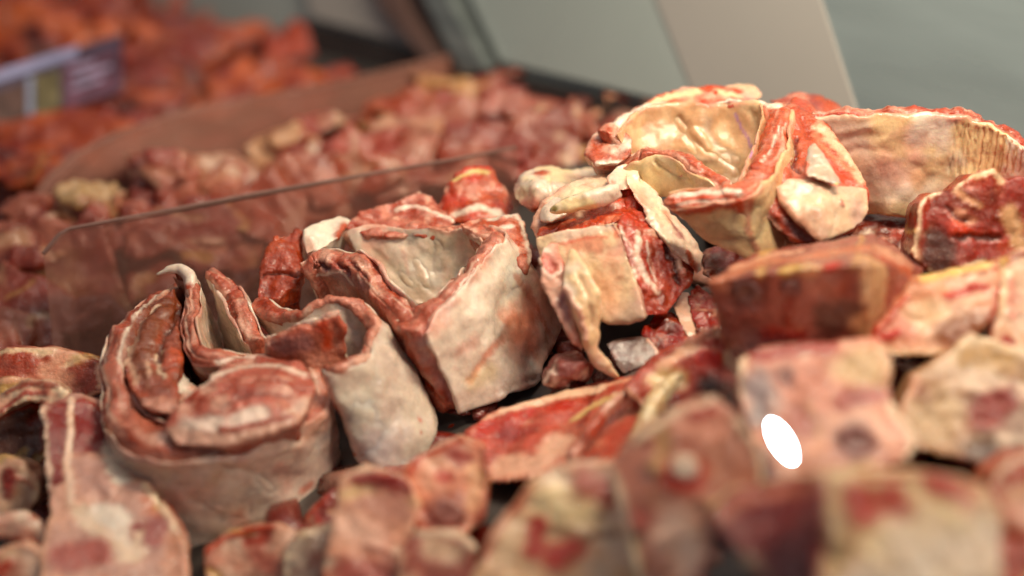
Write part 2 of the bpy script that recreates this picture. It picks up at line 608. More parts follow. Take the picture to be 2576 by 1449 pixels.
def deck_pt(r, q):
    # the trays stand on a deck that rises towards the back of the case
    return (-0.2 + 0.904 * r - 0.428 * q, -0.128 + 0.428 * r + 0.904 * q, -0.060 + 0.2175 * r)
deck = quad_sheet('deck', [deck_pt(-1.2, -1.0), deck_pt(1.4, -1.0), deck_pt(1.4, 1.6), deck_pt(-1.2, 1.6)], DECK)
deck['kind'] = 'structure'

# ------------------------------------------------------------------ hero pieces
def slab(root, top, bot, thick, layers, S=170, seed=0, rough=((1.4, 30), (0.5, 9)), step=1.5):
    for k, (nm, n0, n1, ext, fn, mt) in enumerate(layers):
        lean = nm == 'lean_layer'
        m = ribbon(top, bot, thick, n0, n1, ext + (1.6 if lean else -0.6), S=S, seed=seed + k, step=step, top_noise=1.4 if lean else 1.3, rnd=0.5 if not lean else 0.42)
        # all the layers of a slab share the large waves, so that they stay together
        w = np.stack([fbm(m.v, 26, 2, seed + 900 + a) for a in range(3)], 1)
        w2 = np.stack([fbm(m.v, 60, 2, seed + 950 + a) for a in range(3)], 1)
        m.v = m.v + w * 0.0034 + w2 * 0.0012
        m.normals()
        if lean:                                 # the lean is rough where it is cut, and stays under the fat elsewhere
            w = 0.12 + 0.88 * np.maximum(sstep(.86, .98, m.uh), np.maximum(sstep(.012, .004, m.us), sstep(m.us.max() - .012, m.us.max() - .004, m.us)))
            for q_, (amp, wl) in enumerate(((2.0, 18), (1.2, 7))):
                m.v = m.v + m.n * (fbm(m.v, 1000.0 / wl, 3, seed + 40 * k + q_) * amp * 0.001 * w)[:, None]
            m.normals()
        else:
            m.rough(rough, seed + 40 * k)
        fn(m)
        m.build(nm, mt, root)

def fat_fn(seed, base=CREAM2, patches=None, marks=(), lip=ROSE):
    p = patches if patches is not None else [(PINKF, 40, 0.3, 0.6, 0.0), (CREAM, 26, 0.3, 0.6, 0.0)]
    p = [(c, wl, th, max(so, .45), le) for c, wl, th, so, le in p]
    return lambda m: m.base(base, 0.0, p, seed).lip(lip, seed=seed).marks(marks)

STREAKS = [('#a5503f', 3, 0.25, 0.45, 1.0), ('#cf957f', 4, 0.4, 0.4, 0.6), ('#dfbca6', 5, 0.66, 0.25, 0.15), (DARK, 4, 1.1, 0.3, 1.0)]
RIM = '#bd7260'
def lean_fn(seed, base=RIM, streaks=None, marks=()):
    p = streaks if streaks is not None else STREAKS
    return lambda m: m.base(base, 0.85, [('#a24c3c', 22, 0.3, 0.5, 1.0), ('#cf9a86', 12, 0.5, 0.4, 0.6)], seed).streaks(p, seed + 5).marks(marks)

def lf(pts, f):
    return [(x, y, f(x, y)) for x, y in pts]

def sausage(line, rads, voxel=1.4, smooth=3, n=12):
    L = catmull(np.array(line, float), 14)
    R = catmull(np.array(rads, float).reshape(-1, 1), 14)[:, 0]
    hs = []
    for i in range(13):
        pts = []
        for k in (i, i + 1):
            c = P(*L[k])
            g = np.random.default_rng(5)
            q = g.normal(size=(30, 3)); q /= np.linalg.norm(q, axis=1)[:, None]
            pts.append(c + q * R[k] * PX)
        hs.append(np.vstack(pts))
    return lump(hs, voxel, smooth)

# ---- A: the big rolled flank in front
fA = lambda x, y: (735 - y) * 0.00024
topA = [(446, 712), (357, 782), (302, 862), (284, 958), (306, 1048), (368, 1102), (480, 1116), (603, 1094), (712, 1056), (792, 1008),
        (772, 935), (695, 906), (601, 898), (524, 898), (478, 862), (471, 813), (487, 761), (478, 706), (436, 684)]
botA = [(540, 980), (450, 1050), (385, 1110), (350, 1175), (366, 1235), (412, 1300), (505, 1345), (620, 1338), (740, 1300), (832, 1225),
        (820, 1170), (740, 1140), (660, 1130), (600, 1120), (560, 1070), (540, 1010), (555, 950), (550, 890), (520, 870)]
dA = [0.06, 0.015, -0.02, -0.05, -0.075, -0.095, -0.10, -0.09, -0.075, -0.055, -0.03, -0.03, -0.03, -0.032, -0.02, -0.005, 0.015, 0.035, 0.045]
topA = [(x, y, d) for (x, y), d in zip(topA, dA)]
botA = [(x, y, d + 0.045) for (x, y), d in zip(botA, dA)]
thA = [50, 62, 74, 84, 100, 122, 132, 126, 104, 62, 54, 66, 70, 64, 52, 48, 46, 38, 22]
rootA = thing('rolled_flank', 'large pale flank roll with a dark hollow and a hooked tip, left front', 'meat', P(520, 1340, -0.05))
slab(rootA, topA, botA, thA, [
    ('fat_layer', 0.43, 0.52, -0.5, fat_fn(101, CREAM2, [(PALE, 45, 0.1, 0.4, 0), (TAN, 30, 0.35, 0.3, 0), (PINKF, 26, 0.45, 0.3, 0.05)], [
        dict(c=ROSE, r=16, p=[(700, 1180), (730, 1220)], soft=.8, a=.6), dict(c=ORANGE, r=9, p=[(765, 1235), (790, 1222)], soft=.6, a=.7),
        dict(c=GREY, r=40, p=[(300, 1120), (340, 1180)], soft=.8, a=.4), dict(c=ROSE, r=12, p=[(860, 1075)], soft=.7, a=.6),
        dict(r=8, p=[(560, 1180), (640, 1200), (690, 1240)], h=-1.6, soft=.8), dict(r=10, p=[(480, 1150), (600, 1165), (760, 1120)], h=1.6, soft=.9),
        dict(r=7, p=[(420, 1190), (480, 1260), (560, 1290)], h=-1.4, soft=.8)]), FAT),
    ('lean_layer', -0.47, 0.45, 0.5, lean_fn(102, RIM, None, [
        dict(c=PALE, r=26, p=[(470, 1075), (520, 1070)], lean=.1), dict(c=PALE, r=20, p=[(600, 1046), (660, 1040)], lean=.1),
        dict(c=PINKF, r=22, p=[(400, 1095), (470, 1100), (560, 1080)], lean=.2, soft=.6), dict(c=PINKF, r=16, p=[(740, 1010), (780, 985)], lean=.2),
        dict(c=BROWN, r=30, p=[(400, 770), (350, 850), (335, 920)], lean=.8, soft=.6), dict(c=BROWN, r=14, p=[(330, 960), (360, 1000)], lean=.8, soft=.6),
        dict(c=CREAM2, r=5, p=[(390, 735), (330, 810), (300, 880), (330, 950)], lean=.1, soft=.6),
        dict(c=LEAN2, r=18, p=[(560, 985), (640, 975), (700, 985)], lean=1, soft=.6),
        dict(c=PALE, r=6, p=[(540, 915), (600, 890), (680, 900)], lean=.1, soft=.7)]), MEAT),
    ('membrane', -0.53, -0.45, -0.5, fat_fn(103, '#85493a', [(BROWN, 22, 0.05, 0.3, 0.5), (CREAM2, 12, 0.75, 0.3, 0)], [
        dict(c='#8a4a30', r=34, p=[(430, 760), (380, 840), (370, 900)], lean=.5, soft=.5)]), FAT),
], S=230, seed=100)
# the meat that fills the roll between its outer and its inner turn
mA = lump([PA([(520, 950, -.075), (560, 915, -.06), (650, 892, -.05), (755, 900, -.055), (800, 975, -.078), (745, 1065, -.108), (570, 1122, -.121), (450, 1122, -.118), (410, 1075, -.108), (470, 1000, -.09), (640, 985, -.098),
               (580, 1150, -.05), (760, 1150, -.04), (600, 1150, -.08), (480, 1140, -.07)])], 1.6, 6).rough(((2.5, 26), (1.2, 9), (0.4, 4)), 5)
mA.base('#b8695a', .9, [('#9c4838', 18, 0.2, 0.4, 1), ('#cf9a86', 12, 0.35, 0.4, 0.6)], 104).marks([
    dict(c=PALE, r=24, p=[(500, 1072), (545, 1062)], lean=.1, h=1), dict(c=PALE, r=16, p=[(600, 1040), (665, 1030)], lean=.1),
    dict(c=LEAN2, r=7, p=[(540, 985), (600, 955), (700, 948), (765, 972)], h=-2.2, soft=.8), dict(c=DARK, r=5, p=[(560, 1012), (640, 985), (730, 990)], h=-2.2, soft=.8, a=.7), dict(c='#dcbca8', r=8, p=[(505, 962), (580, 925), (680, 912), (765, 935)], lean=.1, soft=.6, h=.8),
    dict(c=PALE, r=30, p=[(470, 1078), (520, 1068)], lean=.05, soft=.6), dict(c=PALE, r=22, p=[(590, 1050), (660, 1036)], lean=.05, soft=.6), dict(c='#d6a48e', r=18, p=[(430, 1085), (560, 1098), (700, 1068), (770, 1020)], lean=.2, soft=.8),
    dict(c='#c4806c', r=10, p=[(690, 1010), (750, 1000)], lean=.5, soft=.8), dict(c='#d8b09c', r=12, p=[(720, 1040), (775, 1000)], lean=.2, soft=.8), dict(c='#8c3a2e', r=12, p=[(590, 985), (650, 968)], lean=1, soft=.8, a=.7), dict(c=LEAN2, r=8, p=[(560, 1075), (650, 1060), (740, 1040)], lean=.9, soft=.8)])
mA.build('lean_core', MEAT, rootA)
ribm = lump([PA([(436, 722, .035), (390, 755, .02), (330, 820, -.005), (305, 900, -.035), (320, 970, -.06), (370, 1030, -.08), (450, 1045, -.085), (455, 990, -.055), (408, 930, -.02), (402, 880, .0), (425, 820, .015), (462, 770, .025),
                 (420, 1120, -.02), (400, 1000, .03), (470, 1100, -.04), (440, 900, .05)])], 1.4, 3).rough(((2.0, 20), (1.0, 7), (0.4, 4)), 6)
ribm.base('#935040', .8, [(BROWN, 22, .1, .35, .7), (LEAN, 16, .3, .35, 1)], 108).marks([dict(c='#70381f', r=20, p=[(425, 760), (372, 830), (352, 900), (365, 950)], lean=.6, soft=.7, h=2.0), dict(c='#d8b89c', r=6, p=[(395, 760), (335, 835), (312, 910)], lean=.1, soft=.6), dict(c='#5c2c1c', r=8, p=[(455, 780), (410, 850), (398, 900)], lean=.6, soft=.8, h=-3), dict(c='#caa088', r=5, p=[(375, 905), (380, 960), (400, 1000)], lean=.2, soft=.6), dict(c='#c08a78', r=22, p=[(360, 1020), (420, 1040)], lean=.4, soft=.8),
    dict(c='#7c4028', r=24, p=[(410, 775), (370, 840), (365, 890)], lean=.6, soft=.6, h=1.5), dict(c='#d8b89c', r=5, p=[(402, 880), (398, 925), (415, 945)], lean=0, soft=.5, h=1), dict(c='#c89a80', r=7, p=[(340, 830), (325, 900), (345, 960)], lean=.2, soft=.6),
    dict(c='#8a4a3a', r=18, p=[(380, 950), (400, 985)], lean=.7, soft=.6), dict(c='#c88c78', r=26, p=[(390, 1010), (440, 1020)], lean=.5, soft=.6)])
ribm.build('rib_meat', MEAT, rootA)
tip = sausage([(486, 742, .03), (482, 700, .036), (455, 677, .04), (425, 678, .04), (396, 690, .04)], [24, 22, 17, 12, 5], 1.3, 2).rough(((0.8, 10), (0.4, 4)), 8)
tip.base(CREAM, 0, [(CREAM2, 14, .2, .4, 0)], 107).marks([dict(c=LEAN, r=14, p=[(470, 720), (474, 745)], lean=.9)]).build('fat_tip', FAT, rootA)
shard = lump([PA([(428, 925, -.03), (445, 920, -.02), (500, 975, -.04), (515, 1000, -.05), (480, 1010, -.06), (430, 975, -.05), (450, 1060, -.03), (500, 1050, -.03)]),
              PA([(440, 1000, -.055), (520, 1000, -.055), (510, 1030, -.06), (440, 1035, -.06), (470, 1080, -.04)])], 1.5, 3).rough(((1.2, 10), (0.6, 4)), 9)
shard.base(CREAM, 0.1, [(PINKF, 14, 0.2, 0.3, 0.2)], 106).build('fat_shard', FAT, rootA)

# ---- S: the thin strip behind the roll
rootS = thing('flank_strip', 'narrow red and white strip standing between the two pale rolls', 'meat', P(640, 1040, 0.0))
topS = [(522, 690, .05), (552, 716, .04), (585, 752, .025), (606, 805, .01), (640, 856, -.005)]
botS = [(600, 900, .07), (630, 930, .06), (660, 960, .05), (690, 1000, .04), (720, 1040, .03)]
slab(rootS, topS, botS, [40, 56, 62, 60, 44], [
    ('fat_layer', -0.54, -0.40, 0.5, fat_fn(121, CREAM), FAT),
    ('lean_layer', -0.44, 0.40, 0.8, lean_fn(122, RIM, None, [dict(c=LEAN2, r=10, p=[(560, 740), (580, 790)], h=-2), dict(c=PINKF, r=8, p=[(600, 800), (630, 840)], lean=.4)]), MEAT),
    ('membrane', 0.36, 0.50, 0.0, fat_fn(123, CREAM2), FAT)], S=110, seed=120)

# ---- B: the second, slimmer roll
topB = [(653, 752, .03), (699, 781, .015), (752, 788, .0), (802, 765, -.005), (855, 750, -.008), (905, 766, -.015), (934, 812, -.03), (926, 864, -.045), (888, 905, -.06), (836, 932, -.068), (806, 930, -.062)]
botB = [(780, 960, .05), (815, 985, .03), (860, 1000, .015), (930, 1000, .005), (1010, 1000, .0), (1076, 1030, -.01), (1082, 1085, -.025), (1055, 1145, -.035), (995, 1190, -.045), (918, 1180, -.05), (880, 1120, -.04)]
rootB = thing('rolled_flank', 'slim smooth cream roll with open top beside the large roll', 'meat', P(980, 1190, -0.02))
slab(rootB, topB, botB, [62, 56, 50, 46, 46, 48, 46, 38, 30, 22, 14], [
    ('fat_layer', -0.52, -0.30, 0.0, fat_fn(131, '#d0bcaa', [('#d0b8aa', 45, 0.1, 0.4, 0), ('#dccab6', 30, 0.2, 0.3, 0)], [
        dict(c=ORANGE, r=6, p=[(1062, 1050)], soft=.6, a=.8), dict(c=ORANGE, r=5, p=[(1068, 1085)], soft=.7, a=.7),
        dict(c='#b9aab0', r=50, p=[(950, 1140)], soft=.9, a=.5)]), FAT),
    ('lean_layer', -0.36, 0.44, 0.8, lean_fn(132, RIM, None, [dict(c=ROSE, r=18, p=[(800, 765), (850, 752), (900, 770)], soft=.7, lean=.8), dict(c=LEAN2, r=16, p=[(660, 750), (700, 775)], lean=1)]), MEAT),
    ('membrane', 0.40, 0.50, -1.0, fat_fn(133, PALE, [(PINKF, 30, .2, .3, 0), (GREY, 30, .5, .3, 0)]), FAT)], S=190, seed=130)
topT = [(672, 858, -.03), (720, 838, -.034), (780, 814, -.038), (842, 794, -.04)]
botT = [(700, 1010, -.01), (760, 1010, -.015), (820, 1000, -.02), (885, 985, -.02)]
slab(rootB, topT, botT, [34, 34, 32, 26], [
    ('lean_layer', -0.30, 0.50, 0.0, lean_fn(135, RIM, None, [dict(c=BRIGHT, r=14, p=[(810, 830), (830, 870)], a=.6, soft=.7), dict(c=MAUVE, r=20, p=[(700, 880), (760, 870)], soft=.7, lean=.7)]), MEAT),
    ('membrane', -0.55, -0.22, 2.5, fat_fn(136, CREAM), FAT)], S=90, seed=134)

# ---- C: the folded rib slab in the middle
rootC = thing('rib_slab', 'folded rib slab with pale square face and open hollow, centre', 'meat', P(1220, 1030, 0.0))
topR = [(1036, 812, -.035), (1104, 752, -.022), (1164, 690, -.008), (1216, 634, .008), (1236, 598, .03), (1190, 576, .055), (1106, 570, .07), (1011, 574, .078), (930, 584, .08), (868, 600, .078)]
botR = [(1128, 1024, -.01), (1255, 985, .005), (1335, 935, .025), (1378, 860, .045), (1385, 800, .055), (1320, 770, .066), (1230, 770, .068), (1130, 770, .07), (1040, 770, .07), (980, 770, .07)]
slab(rootC, topR, botR, [112, 84, 70, 68, 62, 50, 56, 60, 60, 40], [
    ('fat_layer', 0.42, 0.53, -0.5, fat_fn(141, CREAM2, [(CREAM, 40, 0.1, 0.3, 0), (PINKF, 30, 0.3, 0.3, 0)], [
        dict(c='#cf7a5c', r=26, p=[(1330, 800), (1300, 830), (1345, 860)], soft=.8, a=.75, rag=.7), dict(c='#d07a60', r=10, p=[(1270, 850), (1230, 900), (1190, 960)], soft=.8, a=.7, h=-1.2),
        dict(c='#cf6d50', r=12, p=[(1310, 700), (1360, 780), (1400, 850)], soft=.8, a=.6, rag=.8), dict(c=ROSE, r=16, p=[(1170, 880), (1200, 860)], soft=.8, a=.5),
        dict(c=YEL, r=22, p=[(1200, 960), (1240, 930)], soft=.9, a=.4), dict(c=GREY, r=26, p=[(1300, 985), (1370, 965)], soft=.8, a=.35),
        dict(r=6, p=[(1260, 1000), (1310, 975), (1380, 970)], h=1.6, soft=.8), dict(r=6, p=[(1280, 985), (1330, 958), (1400, 945)], h=-1.6, soft=.8)]), FAT),
    ('lean_layer', -0.46, 0.44, 0.8, lean_fn(142, RIM, None, [
        dict(c=MAUVE, r=26, p=[(1070, 870), (1110, 940), (1140, 985)], lean=.5, soft=.5, h=-1), dict(c=PINKF, r=10, p=[(1075, 850), (1130, 930)], lean=.3, soft=.7),
        dict(c=LEAN2, r=16, p=[(1060, 960), (1110, 1010)], lean=1), dict(c=PALE, r=3, p=[(1080, 800), (1140, 740), (1200, 670)], lean=.2, soft=.6),
        dict(c=ROSE, r=18, p=[(1190, 640), (1225, 600), (1190, 575)], lean=.7, soft=.7)]), MEAT),
    ('membrane', -0.56, -0.43, 2.4, fat_fn(143, CREAM2, [(TAN, 26, 0.1, 0.4, 0), (PINKF, 22, 0.4, 0.3, 0)], [
        dict(c=TAN, r=9, p=[(930, 625), (985, 680), (1060, 745)], h=-1.4, soft=1, a=.6), dict(c=TAN, r=9, p=[(1020, 615), (1055, 680), (1090, 740)], h=-1.4, soft=1, a=.6),
        dict(c=ROSE, r=5, p=[(1010, 640), (1030, 680)], soft=1, a=.4), dict(c=TAN, r=10, p=[(1110, 615), (1120, 690)], h=1.4, soft=1, a=.5)]), FAT)], S=230, seed=140)
topL = [(1034, 806, -.03), (992, 752, -.012), (938, 702, .004), (874, 662, .022), (812, 650, .032), (768, 676, .03)]
botL = [(1130, 1010, .0), (1090, 960, .02), (1040, 910, .03), (980, 870, .045), (920, 860, .06), (880, 880, .06)]
slab(rootC, topL, botL, [60, 66, 74, 80, 76, 60], [
    ('membrane', 0.42, 0.55, 3.0, fat_fn(151, CREAM), FAT),
    ('lean_layer', -0.48, 0.44, 0.6, lean_fn(152, RIM, None, [dict(c=MAUVE, r=14, p=[(820, 690), (900, 720)], lean=.6, soft=.8), dict(c=PALE, r=4, p=[(800, 700), (850, 690), (880, 720)], lean=.2, soft=.6),
        dict(c=DARK, r=8, p=[(790, 665), (820, 680)], h=-3, lean=1), dict(c=LEAN2, r=6, p=[(830, 640), (870, 690)], h=-3), dict(c=LEAN2, r=5, p=[(870, 640), (920, 700)], h=-2), dict(c='#b08478', r=22, p=[(1055, 870), (1090, 935), (1120, 985)], lean=.4, soft=.6, h=-1), dict(c='#c89c8c', r=8, p=[(1062, 850), (1110, 930)], lean=.3, soft=.8), dict(c='#8a3a2e', r=14, p=[(1060, 960), (1100, 1010)], lean=1, soft=.8)]), MEAT)], S=130, seed=150)
top_l = lump([PA([(868, 572, .075), (900, 535, .085), (960, 512, .09), (1010, 492, .095), (1050, 476, .1), (1096, 492, .1), (1104, 522, .09), (1150, 556, .08), (1100, 590, .06), (930, 596, .065), (900, 660, .1), (1090, 660, .1)])], 1.5, 3).rough(((3, 26), (1.6, 9), (0.5, 4)), 17)
top_l.base('#b8695a', .9, [('#a04a3a', 18, .1, .3, 1), (ROSE, 12, .35, .25, .8), (PINKF, 9, .62, .2, .3)], 155).marks([
    dict(c=PALE, r=7, p=[(1000, 520), (1040, 512), (1100, 530), (1150, 550)], lean=.1, h=1), dict(c=LEAN2, r=5, p=[(1000, 505), (1060, 500)], h=-3)])
top_l.build('lean_top', MEAT, rootC)
left_f = lump([PA([(762, 575, .06), (800, 556, .07), (860, 540, .08), (884, 552, .08), (850, 600, .06), (800, 632, .05), (768, 640, .05), (760, 610, .055), (780, 680, .09), (860, 660, .1)])], 1.5, 4).rough(((1.5, 22), (0.5, 6)), 18)
left_f.base(CREAM, 0.0, [(PINKF, 26, .25, .3, 0)], 156).marks([dict(c=LEAN, r=12, p=[(870, 560), (860, 600)], lean=1)]).build('fat_end', FAT, rootC)
left_l = lump([PA([(692, 592, .06), (752, 578, .07), (762, 640, .06), (758, 700, .04), (700, 752, .03), (642, 752, .03), (654, 680, .045), (680, 620, .055), (700, 820, .07), (760, 800, .07)])], 1.5, 3).rough(((3, 26), (1.6, 8), (0.6, 4)), 19)
left_l.base(LEAN2, 1, [(LEAN, 18, .0, .3, 1), (DARK, 14, .5, .25, 1), (ROSE, 10, .5, .25, .8)], 157).marks([dict(c=DARK, r=4, p=[(660, 690), (700, 680), (745, 690)], h=-3), dict(c=BRIGHT, r=9, p=[(635, 755), (650, 745)], a=.7)]).build('lean_lump', MEAT, rootC)
right_e = lump([PA([(1150, 562, .05), (1200, 545, .06), (1306, 531, .07), (1325, 580, .05), (1342, 640, .03), (1330, 690, .02), (1290, 650, .02), (1235, 596, .03), (1300, 720, .06), (1240, 700, .06)])], 1.5, 3).rough(((2, 22), (1.0, 8), (0.4, 4)), 20)
right_e.base(LEAN, 1, [(ROSE, 14, .2, .3, .8), (PINKF, 9, .5, .2, .3)], 158).marks([dict(c=CREAM, r=10, p=[(1230, 538), (1290, 530), (1310, 545)], lean=0), dict(c=CREAM2, r=7, p=[(1310, 545), (1330, 600), (1340, 660)], lean=0),
    dict(c=PALE, r=7, p=[(1240, 570), (1290, 560)], lean=.2)]).build('lean_end', MEAT, rootC)

DSH = -0.05
# ---- D: the leaf-shaped flap
rootD = thing('fat_flap', 'upright leaf-shaped cream flap with folded top between the two rib slabs', 'meat', P(1500, 940, 0.02))
d1 = lump([PA([(1352, 640, .01), (1376, 612, .02), (1402, 604, .025), (1420, 668, .01), (1440, 790, .0), (1470, 890, .0), (1440, 868, .0), (1400, 800, .0), (1364, 718, .005), (1400, 700, .04), (1450, 800, .03)])], 1.4, 3).rough(((1.4, 18), (0.5, 6)), 21)
d1.base(PINKF, .2, [(ROSE, 20, .1, .3, .5), (PALE, 16, .4, .3, 0)], 161).marks([dict(c='#c0665a', r=17, p=[(1378, 640), (1385, 665)], lean=.9, h=-2.5), dict(c=PALE, r=4, p=[(1362, 650), (1385, 690), (1415, 685)], lean=0, h=1),
    dict(c=MAUVE, r=10, p=[(1410, 740), (1420, 790)], soft=.8, lean=.4)]).build('inner_fold', FAT, rootD)
d2 = lump([PA([(1432, 622, .015), (1448, 626, .01), (1482, 678, -.005), (1512, 740, -.008), (1516, 775, -.005), (1508, 850, .0), (1486, 912, .0), (1474, 840, -.004), (1450, 780, -.01), (1412, 722, -.004), (1420, 670, .005), (1460, 700, .04), (1480, 800, .035), (1450, 740, .03)]),
           PA([(1486, 868, .0), (1505, 880, .0), (1545, 925, .0), (1572, 958, .0), (1545, 958, .005), (1500, 930, .005), (1484, 905, .0), (1510, 900, .02)])], 1.4, 8).rough(((1.6, 24), (0.6, 7)), 22)
d2.base('#e4c096', 0, [(CREAM, 26, .2, .3, 0), (PINKF, 24, .35, .3, 0), (YEL, 30, .5, .3, 0)], 162).marks([dict(c=PINKF, r=6, p=[(1416, 720), (1450, 785), (1478, 860)], h=1.2, soft=.7), dict(r=5, p=[(1450, 690), (1480, 740), (1495, 820)], h=-1.2, soft=.8)]).build('fat_leaf', FAT, rootD)

DSH = -0.04
# ---- E: the square cut behind the flap
rootE = thing('breast_block', 'square cut with a cream front face and a red cut side', 'meat', P(1560, 800, 0.03))
e9 = lump([PA([(1335, 575, .075), (1362, 505, .08), (1440, 458, .085), (1530, 432, .09), (1610, 440, .085), (1668, 505, .075), (1728, 590, .068), (1710, 700, .06), (1520, 770, .06), (1390, 720, .07), (1480, 520, .062), (1580, 520, .06), (1450, 600, .16), (1600, 560, .16), (1660, 700, .14)])], 1.5, 4).rough(((2.6, 26), (1.2, 9), (.4, 4)), 48)
e9.base('#d6a58e', .3, [('#e2c4a6', 26, .2, .4, 0), ('#b85a48', 20, .35, .35, .9)], 168).marks([dict(c='#b4513f', r=22, p=[(1500, 500), (1560, 490), (1600, 530)], lean=.9, soft=.5), dict(c='#e4cba8', r=26, p=[(1400, 500), (1450, 480)], lean=0, soft=.6), dict(c='#b8604e', r=16, p=[(1640, 560), (1690, 600)], lean=.9, soft=.6)]).build('meat_body', MEAT, rootE)
e0 = lump([PA([(1342, 598, .035), (1420, 578, .03), (1500, 562, .025), (1546, 552, .02), (1575, 620, .015), (1616, 760, .008), (1622, 798, .008), (1580, 812, .012), (1528, 812, .015), (1500, 800, .02), (1400, 740, .03),
               (1370, 590, .075), (1570, 560, .055), (1640, 780, .05), (1420, 760, .08), (1540, 800, .06)])], 1.3, 4).rough(((3.0, 42), (1.0, 14), (0.4, 6)), 23)
e0.base('#dcb894', 0, [('#e2c6a2', 30, .1, .3, 0), (PINKF, 24, .4, .3, 0)], 171).marks([
    dict(c='#cf6f54', r=20, p=[(1430, 612), (1500, 606)], rag=.9, soft=.9, a=.6), dict(c='#cf5f44', r=9, p=[(1540, 560), (1548, 580)], rag=.6, soft=.8, a=.8), dict(c=GREY, r=34, p=[(1540, 795), (1600, 790)], soft=.8, a=.5),
    dict(c='#cf6f54', r=14, p=[(1530, 640), (1550, 700)], rag=.9, soft=.9, a=.4), dict(c=PALE, r=16, p=[(1400, 585), (1540, 556)], soft=.8, a=.7), dict(c='#cf5f44', r=4, p=[(1380, 610), (1440, 600), (1520, 590)], rag=.8, a=.6), dict(c='#d89a78', r=26, p=[(1500, 700), (1530, 760)], soft=.9, a=.5)]).build('fat_face', FAT, rootE)
e5 = lump([PA([(1552, 560, .028), (1600, 505, .06), (1650, 510, .07), (1712, 590, .055), (1752, 640, .048), (1742, 706, .04), (1676, 790, .022), (1626, 796, .018), (1600, 700, .02), (1575, 620, .025), (1650, 560, .10), (1720, 700, .09), (1640, 770, .07), (1540, 580, .08), (1560, 760, .07)])], 1.2, 2).rough(((2.0, 18), (1.2, 7), (0.4, 3.5)), 44)
e5.base('#aa4a40', 1, [(LEAN2, 16, .2, .35, 1), ('#bf6456', 10, .4, .3, .9), (DARK, 18, .65, .3, 1)], 178).marks([
    dict(c=PALE, r=12, p=[(1560, 575), (1585, 640), (1600, 690)], lean=.1, soft=.4), dict(c='#a06058', r=10, p=[(1574, 605), (1588, 655)], lean=.5, soft=.6),
    dict(c='#dfc0ac', r=9, p=[(1612, 585), (1606, 635), (1628, 690), (1660, 728)], lean=0, h=.8, soft=.6), dict(c='#d8ac94', r=14, p=[(1630, 572), (1682, 588), (1708, 640), (1714, 676)], lean=.1, h=1.0, soft=.5),
    dict(c=DARK, r=8, p=[(1684, 620), (1696, 670), (1716, 706)], lean=1, h=-3.5), dict(c=DARK, r=7, p=[(1612, 730), (1626, 775)], lean=1, a=.6, soft=.7), dict(c=ROSE, r=5, p=[(1640, 620), (1652, 690), (1664, 730)], lean=.7, soft=.8),
    dict(c='#c87a6a', r=4, p=[(1656, 615), (1668, 690)], lean=.6, soft=.8), dict(c=PALE, r=3, p=[(1632, 600), (1640, 660), (1656, 700)], lean=.1, soft=.5), dict(c='#bb4a3c', r=20, p=[(1590, 540), (1620, 560)], lean=1, soft=.7), dict(c=ROSE, r=9, p=[(1722, 690), (1728, 680)], h=2, lean=.7)]).build('cut_side', MEAT_WET, rootE)
e6 = lump([PA([(1348, 592, .06), (1372, 566, .075), (1440, 545, .075), (1520, 520, .07), (1580, 512, .065), (1598, 530, .05), (1560, 556, .035), (1440, 580, .04), (1380, 600, .045), (1400, 620, .09), (1560, 580, .09)])], 1.2, 2).rough(((1.8, 16), (1.2, 6), (0.5, 3)), 45)
e6.base('#b4503f', 1, [(LEAN, 14, .1, .35, 1), ('#cc7a62', 9, .45, .3, .8)], 179).build('lean_top', MEAT, rootE)
e1 = lump([PA([(1520, 446, .07), (1545, 412, .075), (1580, 406, .08), (1602, 410, .08), (1618, 440, .07), (1612, 470, .065), (1560, 480, .06), (1530, 470, .065), (1570, 450, .10)]),
           PA([(1570, 430, .068), (1612, 438, .075), (1655, 492, .07), (1664, 540, .055), (1632, 545, .045), (1596, 500, .05), (1575, 465, .06), (1640, 500, .09)]),
           PA([(1618, 505, .055), (1660, 492, .068), (1725, 578, .06), (1772, 640, .05), (1772, 680, .042), (1756, 700, .04), (1728, 660, .036), (1672, 602, .036), (1625, 556, .042), (1720, 600, .08)])], 1.3, 2).rough(((2.0, 20), (0.9, 7), (.4, 4)), 24)
e1.base('#e2c8b2', 0, [(PINKF, 22, .2, .4, 0.1), ('#e6d0b0', 20, .4, .4, 0), ('#b8604e', 18, .75, .3, .8)], 172).marks([dict(c=MAUVE, r=10, p=[(1700, 560), (1720, 590)], soft=.8, lean=.3), dict(c=LEAN, r=12, p=[(1680, 530), (1690, 545)], a=.6, soft=.9, lean=.6), dict(c=LEAN, r=10, p=[(1740, 640), (1755, 680)], lean=.9, soft=.7)]).build('fat_strap', FAT, rootE)
e2 = sausage([(1393, 527, .045), (1440, 512, .045), (1500, 498, .045), (1550, 480, .05)], [15, 25, 28, 24]).rough(((1.2, 16), (0.5, 5)), 25)
e2.base('#e6cc9e', 0, [(CREAM2, 20, .1, .3, 0)], 173).marks([dict(c='#7c6a35', r=9, p=[(1388, 527)], soft=.5)]).build('fat_roll', FAT, rootE)
e3 = lump([PA([(1352, 556, .07), (1362, 520, .075), (1390, 496, .08), (1440, 478, .085), (1475, 474, .085), (1480, 500, .07), (1440, 530, .06), (1385, 560, .055), (1400, 570, .1), (1460, 540, .1)])], 1.4, 4).rough(((1.2, 20), (0.4, 6)), 26)
e3.base(CREAM2, 0, [(CREAM, 20, .1, .3, 0), (PINKF, 22, .35, .3, 0)], 174).build('fat_fold', FAT, rootE)
e4 = sausage([(1470, 492, .085), (1535, 474, .085), (1584, 486, .08), (1600, 525, .066), (1585, 560, .06)], [22, 32, 34, 32, 22]).rough(((2.2, 14), (1.2, 6), (.5, 3)), 27)
